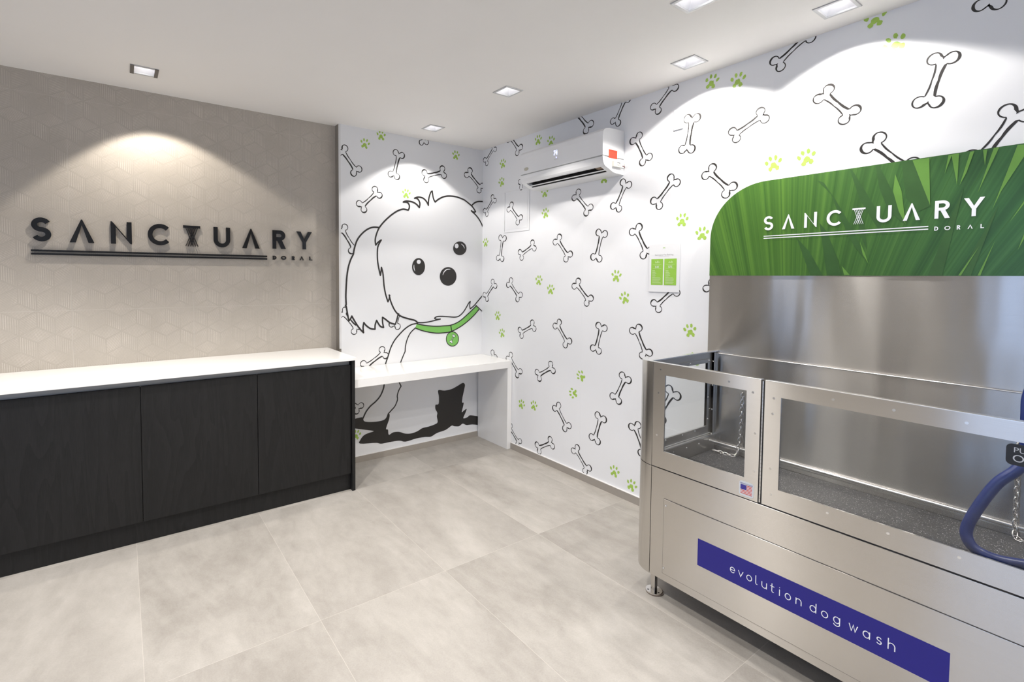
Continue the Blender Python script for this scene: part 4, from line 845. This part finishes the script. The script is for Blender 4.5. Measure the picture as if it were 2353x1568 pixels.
# upper back panel and header board
YH = .983; YT = 2*.38-YH
mb = MB('steelb'); mb.box(XB+.002, XB+.006, YT, YH, .7195, 1.0085); mb.build('splash_panel', dw_)['label'] = 'brushed steel splash panel'
top_ = 1.3315; rr = .188
bpts = [(YT, 1.0075), (YH, 1.0075)]+[(YH-rr+rr*math.cos(math.radians(t)), top_-rr+rr*math.sin(math.radians(t))*1.0) for t in range(0, 91, 5)]+[(YT+rr-rr*math.sin(math.radians(t)), top_-rr+rr*math.cos(math.radians(t))) for t in range(0, 91, 5)]
hm = lambda u, v, d: (XB-d, u, v)
mb = MB('palm', 'bead'); mb.prism(bpts, hm, 0, -.006, 0, 1); hb = mb.build('header_board', dw_); hb['label'] = 'rounded header board printed with green palm leaves'
mb = MB('leafl', 'leafd')
cl = [((0, 0, 1.0085), (0, 0, -1)), ((0, 0, top_-.001), (0, 0, 1))]
for P_ in LEAFD: mb.face([tuple(p) for p in P_], hm, .0004, 1)
for P_ in LEAFL: mb.face([tuple(p) for p in P_], hm, .0008, 0)
mb.build('leaf_print', hb, clip=cl)['label'] = 'pale and dark leaf tips'
mb = MB('signwhite')
for k, (ch, a, b) in enumerate((('S', .7996, .7704), ('A', .7435, .7072), ('N', .6799, .6455), ('C', .6196, .5800), ('T', .5552, .5237), ('U', .4977, .4641), ('A', .4393, .4031), ('R', .3744, .3445), ('Y', .3197, .2817))): put_capital(mb, ch, a, b, 1.1622, 1.2102, .0078, hm, .0014, 0)
for ch, a, b in (('D', .3736, .3659), ('O', .3541, .3425), ('R', .3305, .3238), ('A', .3108, .3010), ('L', .2876, .2813)): put_capital(mb, ch, a, b, 1.1300, 1.1410, .0021, hm, .0014, 0)
for z0, z1 in ((1.1412, 1.1442), (1.1338, 1.1368)): mb.face([(.7991, z0), (.3857, z0), (.3857, z1), (.7991, z1)], hm, .0014, 0)
mb.build('logo', hb)['label'] = 'white SANCTUARY DORAL logo with double line'

# ------------------------------------------------------------------ hose and tether chains
mb = MB('hose'); mb.tube(catmull([(1.80, .08, .93), (1.76, .12, .86), (1.72, .163, .791), (1.70, .177, .738), (1.68, .176, .692), (1.66, .173, .625), (1.65, .175, .597), (1.64, .184, .575), (1.63, .21, .538), (1.62, .237, .472), (1.615, .251, .421), (1.61, .246, .394), (1.61, .23, .379), (1.612, .202, .3735), (1.63, .165, .374), (1.66, .118, .374), (1.70, .04, .374), (1.76, .0, .374)], 8), .0110, 0, 18)
tag(mb.build('shower_hose'), 'thick blue rubber hose looping down onto the tub floor', 'hose')
def chain(pts, name, label, pitch=.0165, r=.0016):
    C_ = catmull(pts, 12); P_ = [Vector(p) for p in C_]; mb = MB('chrome'); d_ = [0]
    for a, b in zip(P_, P_[1:]): d_.append(d_[-1]+(b-a).length)
    def at(s_):
        for i in range(len(P_)-1):
            if d_[i+1] >= s_: return P_[i].lerp(P_[i+1], (s_-d_[i])/max(1e-6, d_[i+1]-d_[i]))
        return P_[-1]
    s_ = 0; k = 0
    while s_+pitch < d_[-1]:
        a, b = at(s_), at(s_+pitch); t = (b-a).normalized(); n1 = t.orthogonal().normalized(); n2 = t.cross(n1)
        w_ = n1 if k % 2 else n2
        c = (a+b)/2; hl, hw_ = pitch*.62, pitch*.30
        ring = [c+t*(math.cos(2*pi*j/14)*hl)+w_*(math.sin(2*pi*j/14)*hw_) for j in range(14)]
        mb.tube(ring, r, 0, 7, True); s_ += pitch*.82; k += 1
    mb.dome(tuple(P_[0]), .004, .006, (-1, 0, 0))
    e = P_[-1]
    if name == 'tether_chain':
        mb.tube([e+Vector((0, math.cos(2*pi*j/16)*.010+.008, 0))+Vector((math.sin(2*pi*j/16)*.006, 0, .0012)) for j in range(16)], .0019, 0, 8, True)
        mb.tube([e+Vector((-.004, -.012, .001)), e+Vector((-.003, .004, .002))], [.0035, .0045], 0, 10)
    return tag(mb.build(name), label, 'chain', 'steel tether chains in the tub')
chain([(1.8265, .848, .590), (1.822, .849, .53), (1.821, .850, .46), (1.817, .852, .405), (1.810, .854, .375), (1.800, .858, .3655), (1.792, .868, .3655), (1.797, .882, .3655), (1.790, .892, .3655), (1.800, .900, .3655), (1.792, .915, .3655)], 'tether_chain', 'steel tether chain with clip hanging in the left corner of the tub')
chain([(1.8265, .203, .650), (1.822, .202, .58), (1.821, .2015, .50), (1.818, .201, .42), (1.812, .2, .377), (1.803, .197, .3655), (1.797, .185, .3655), (1.800, .165, .3655), (1.790, .145, .3655)], 'tether_chain', 'steel tether chain hanging beside the blue hose loop')
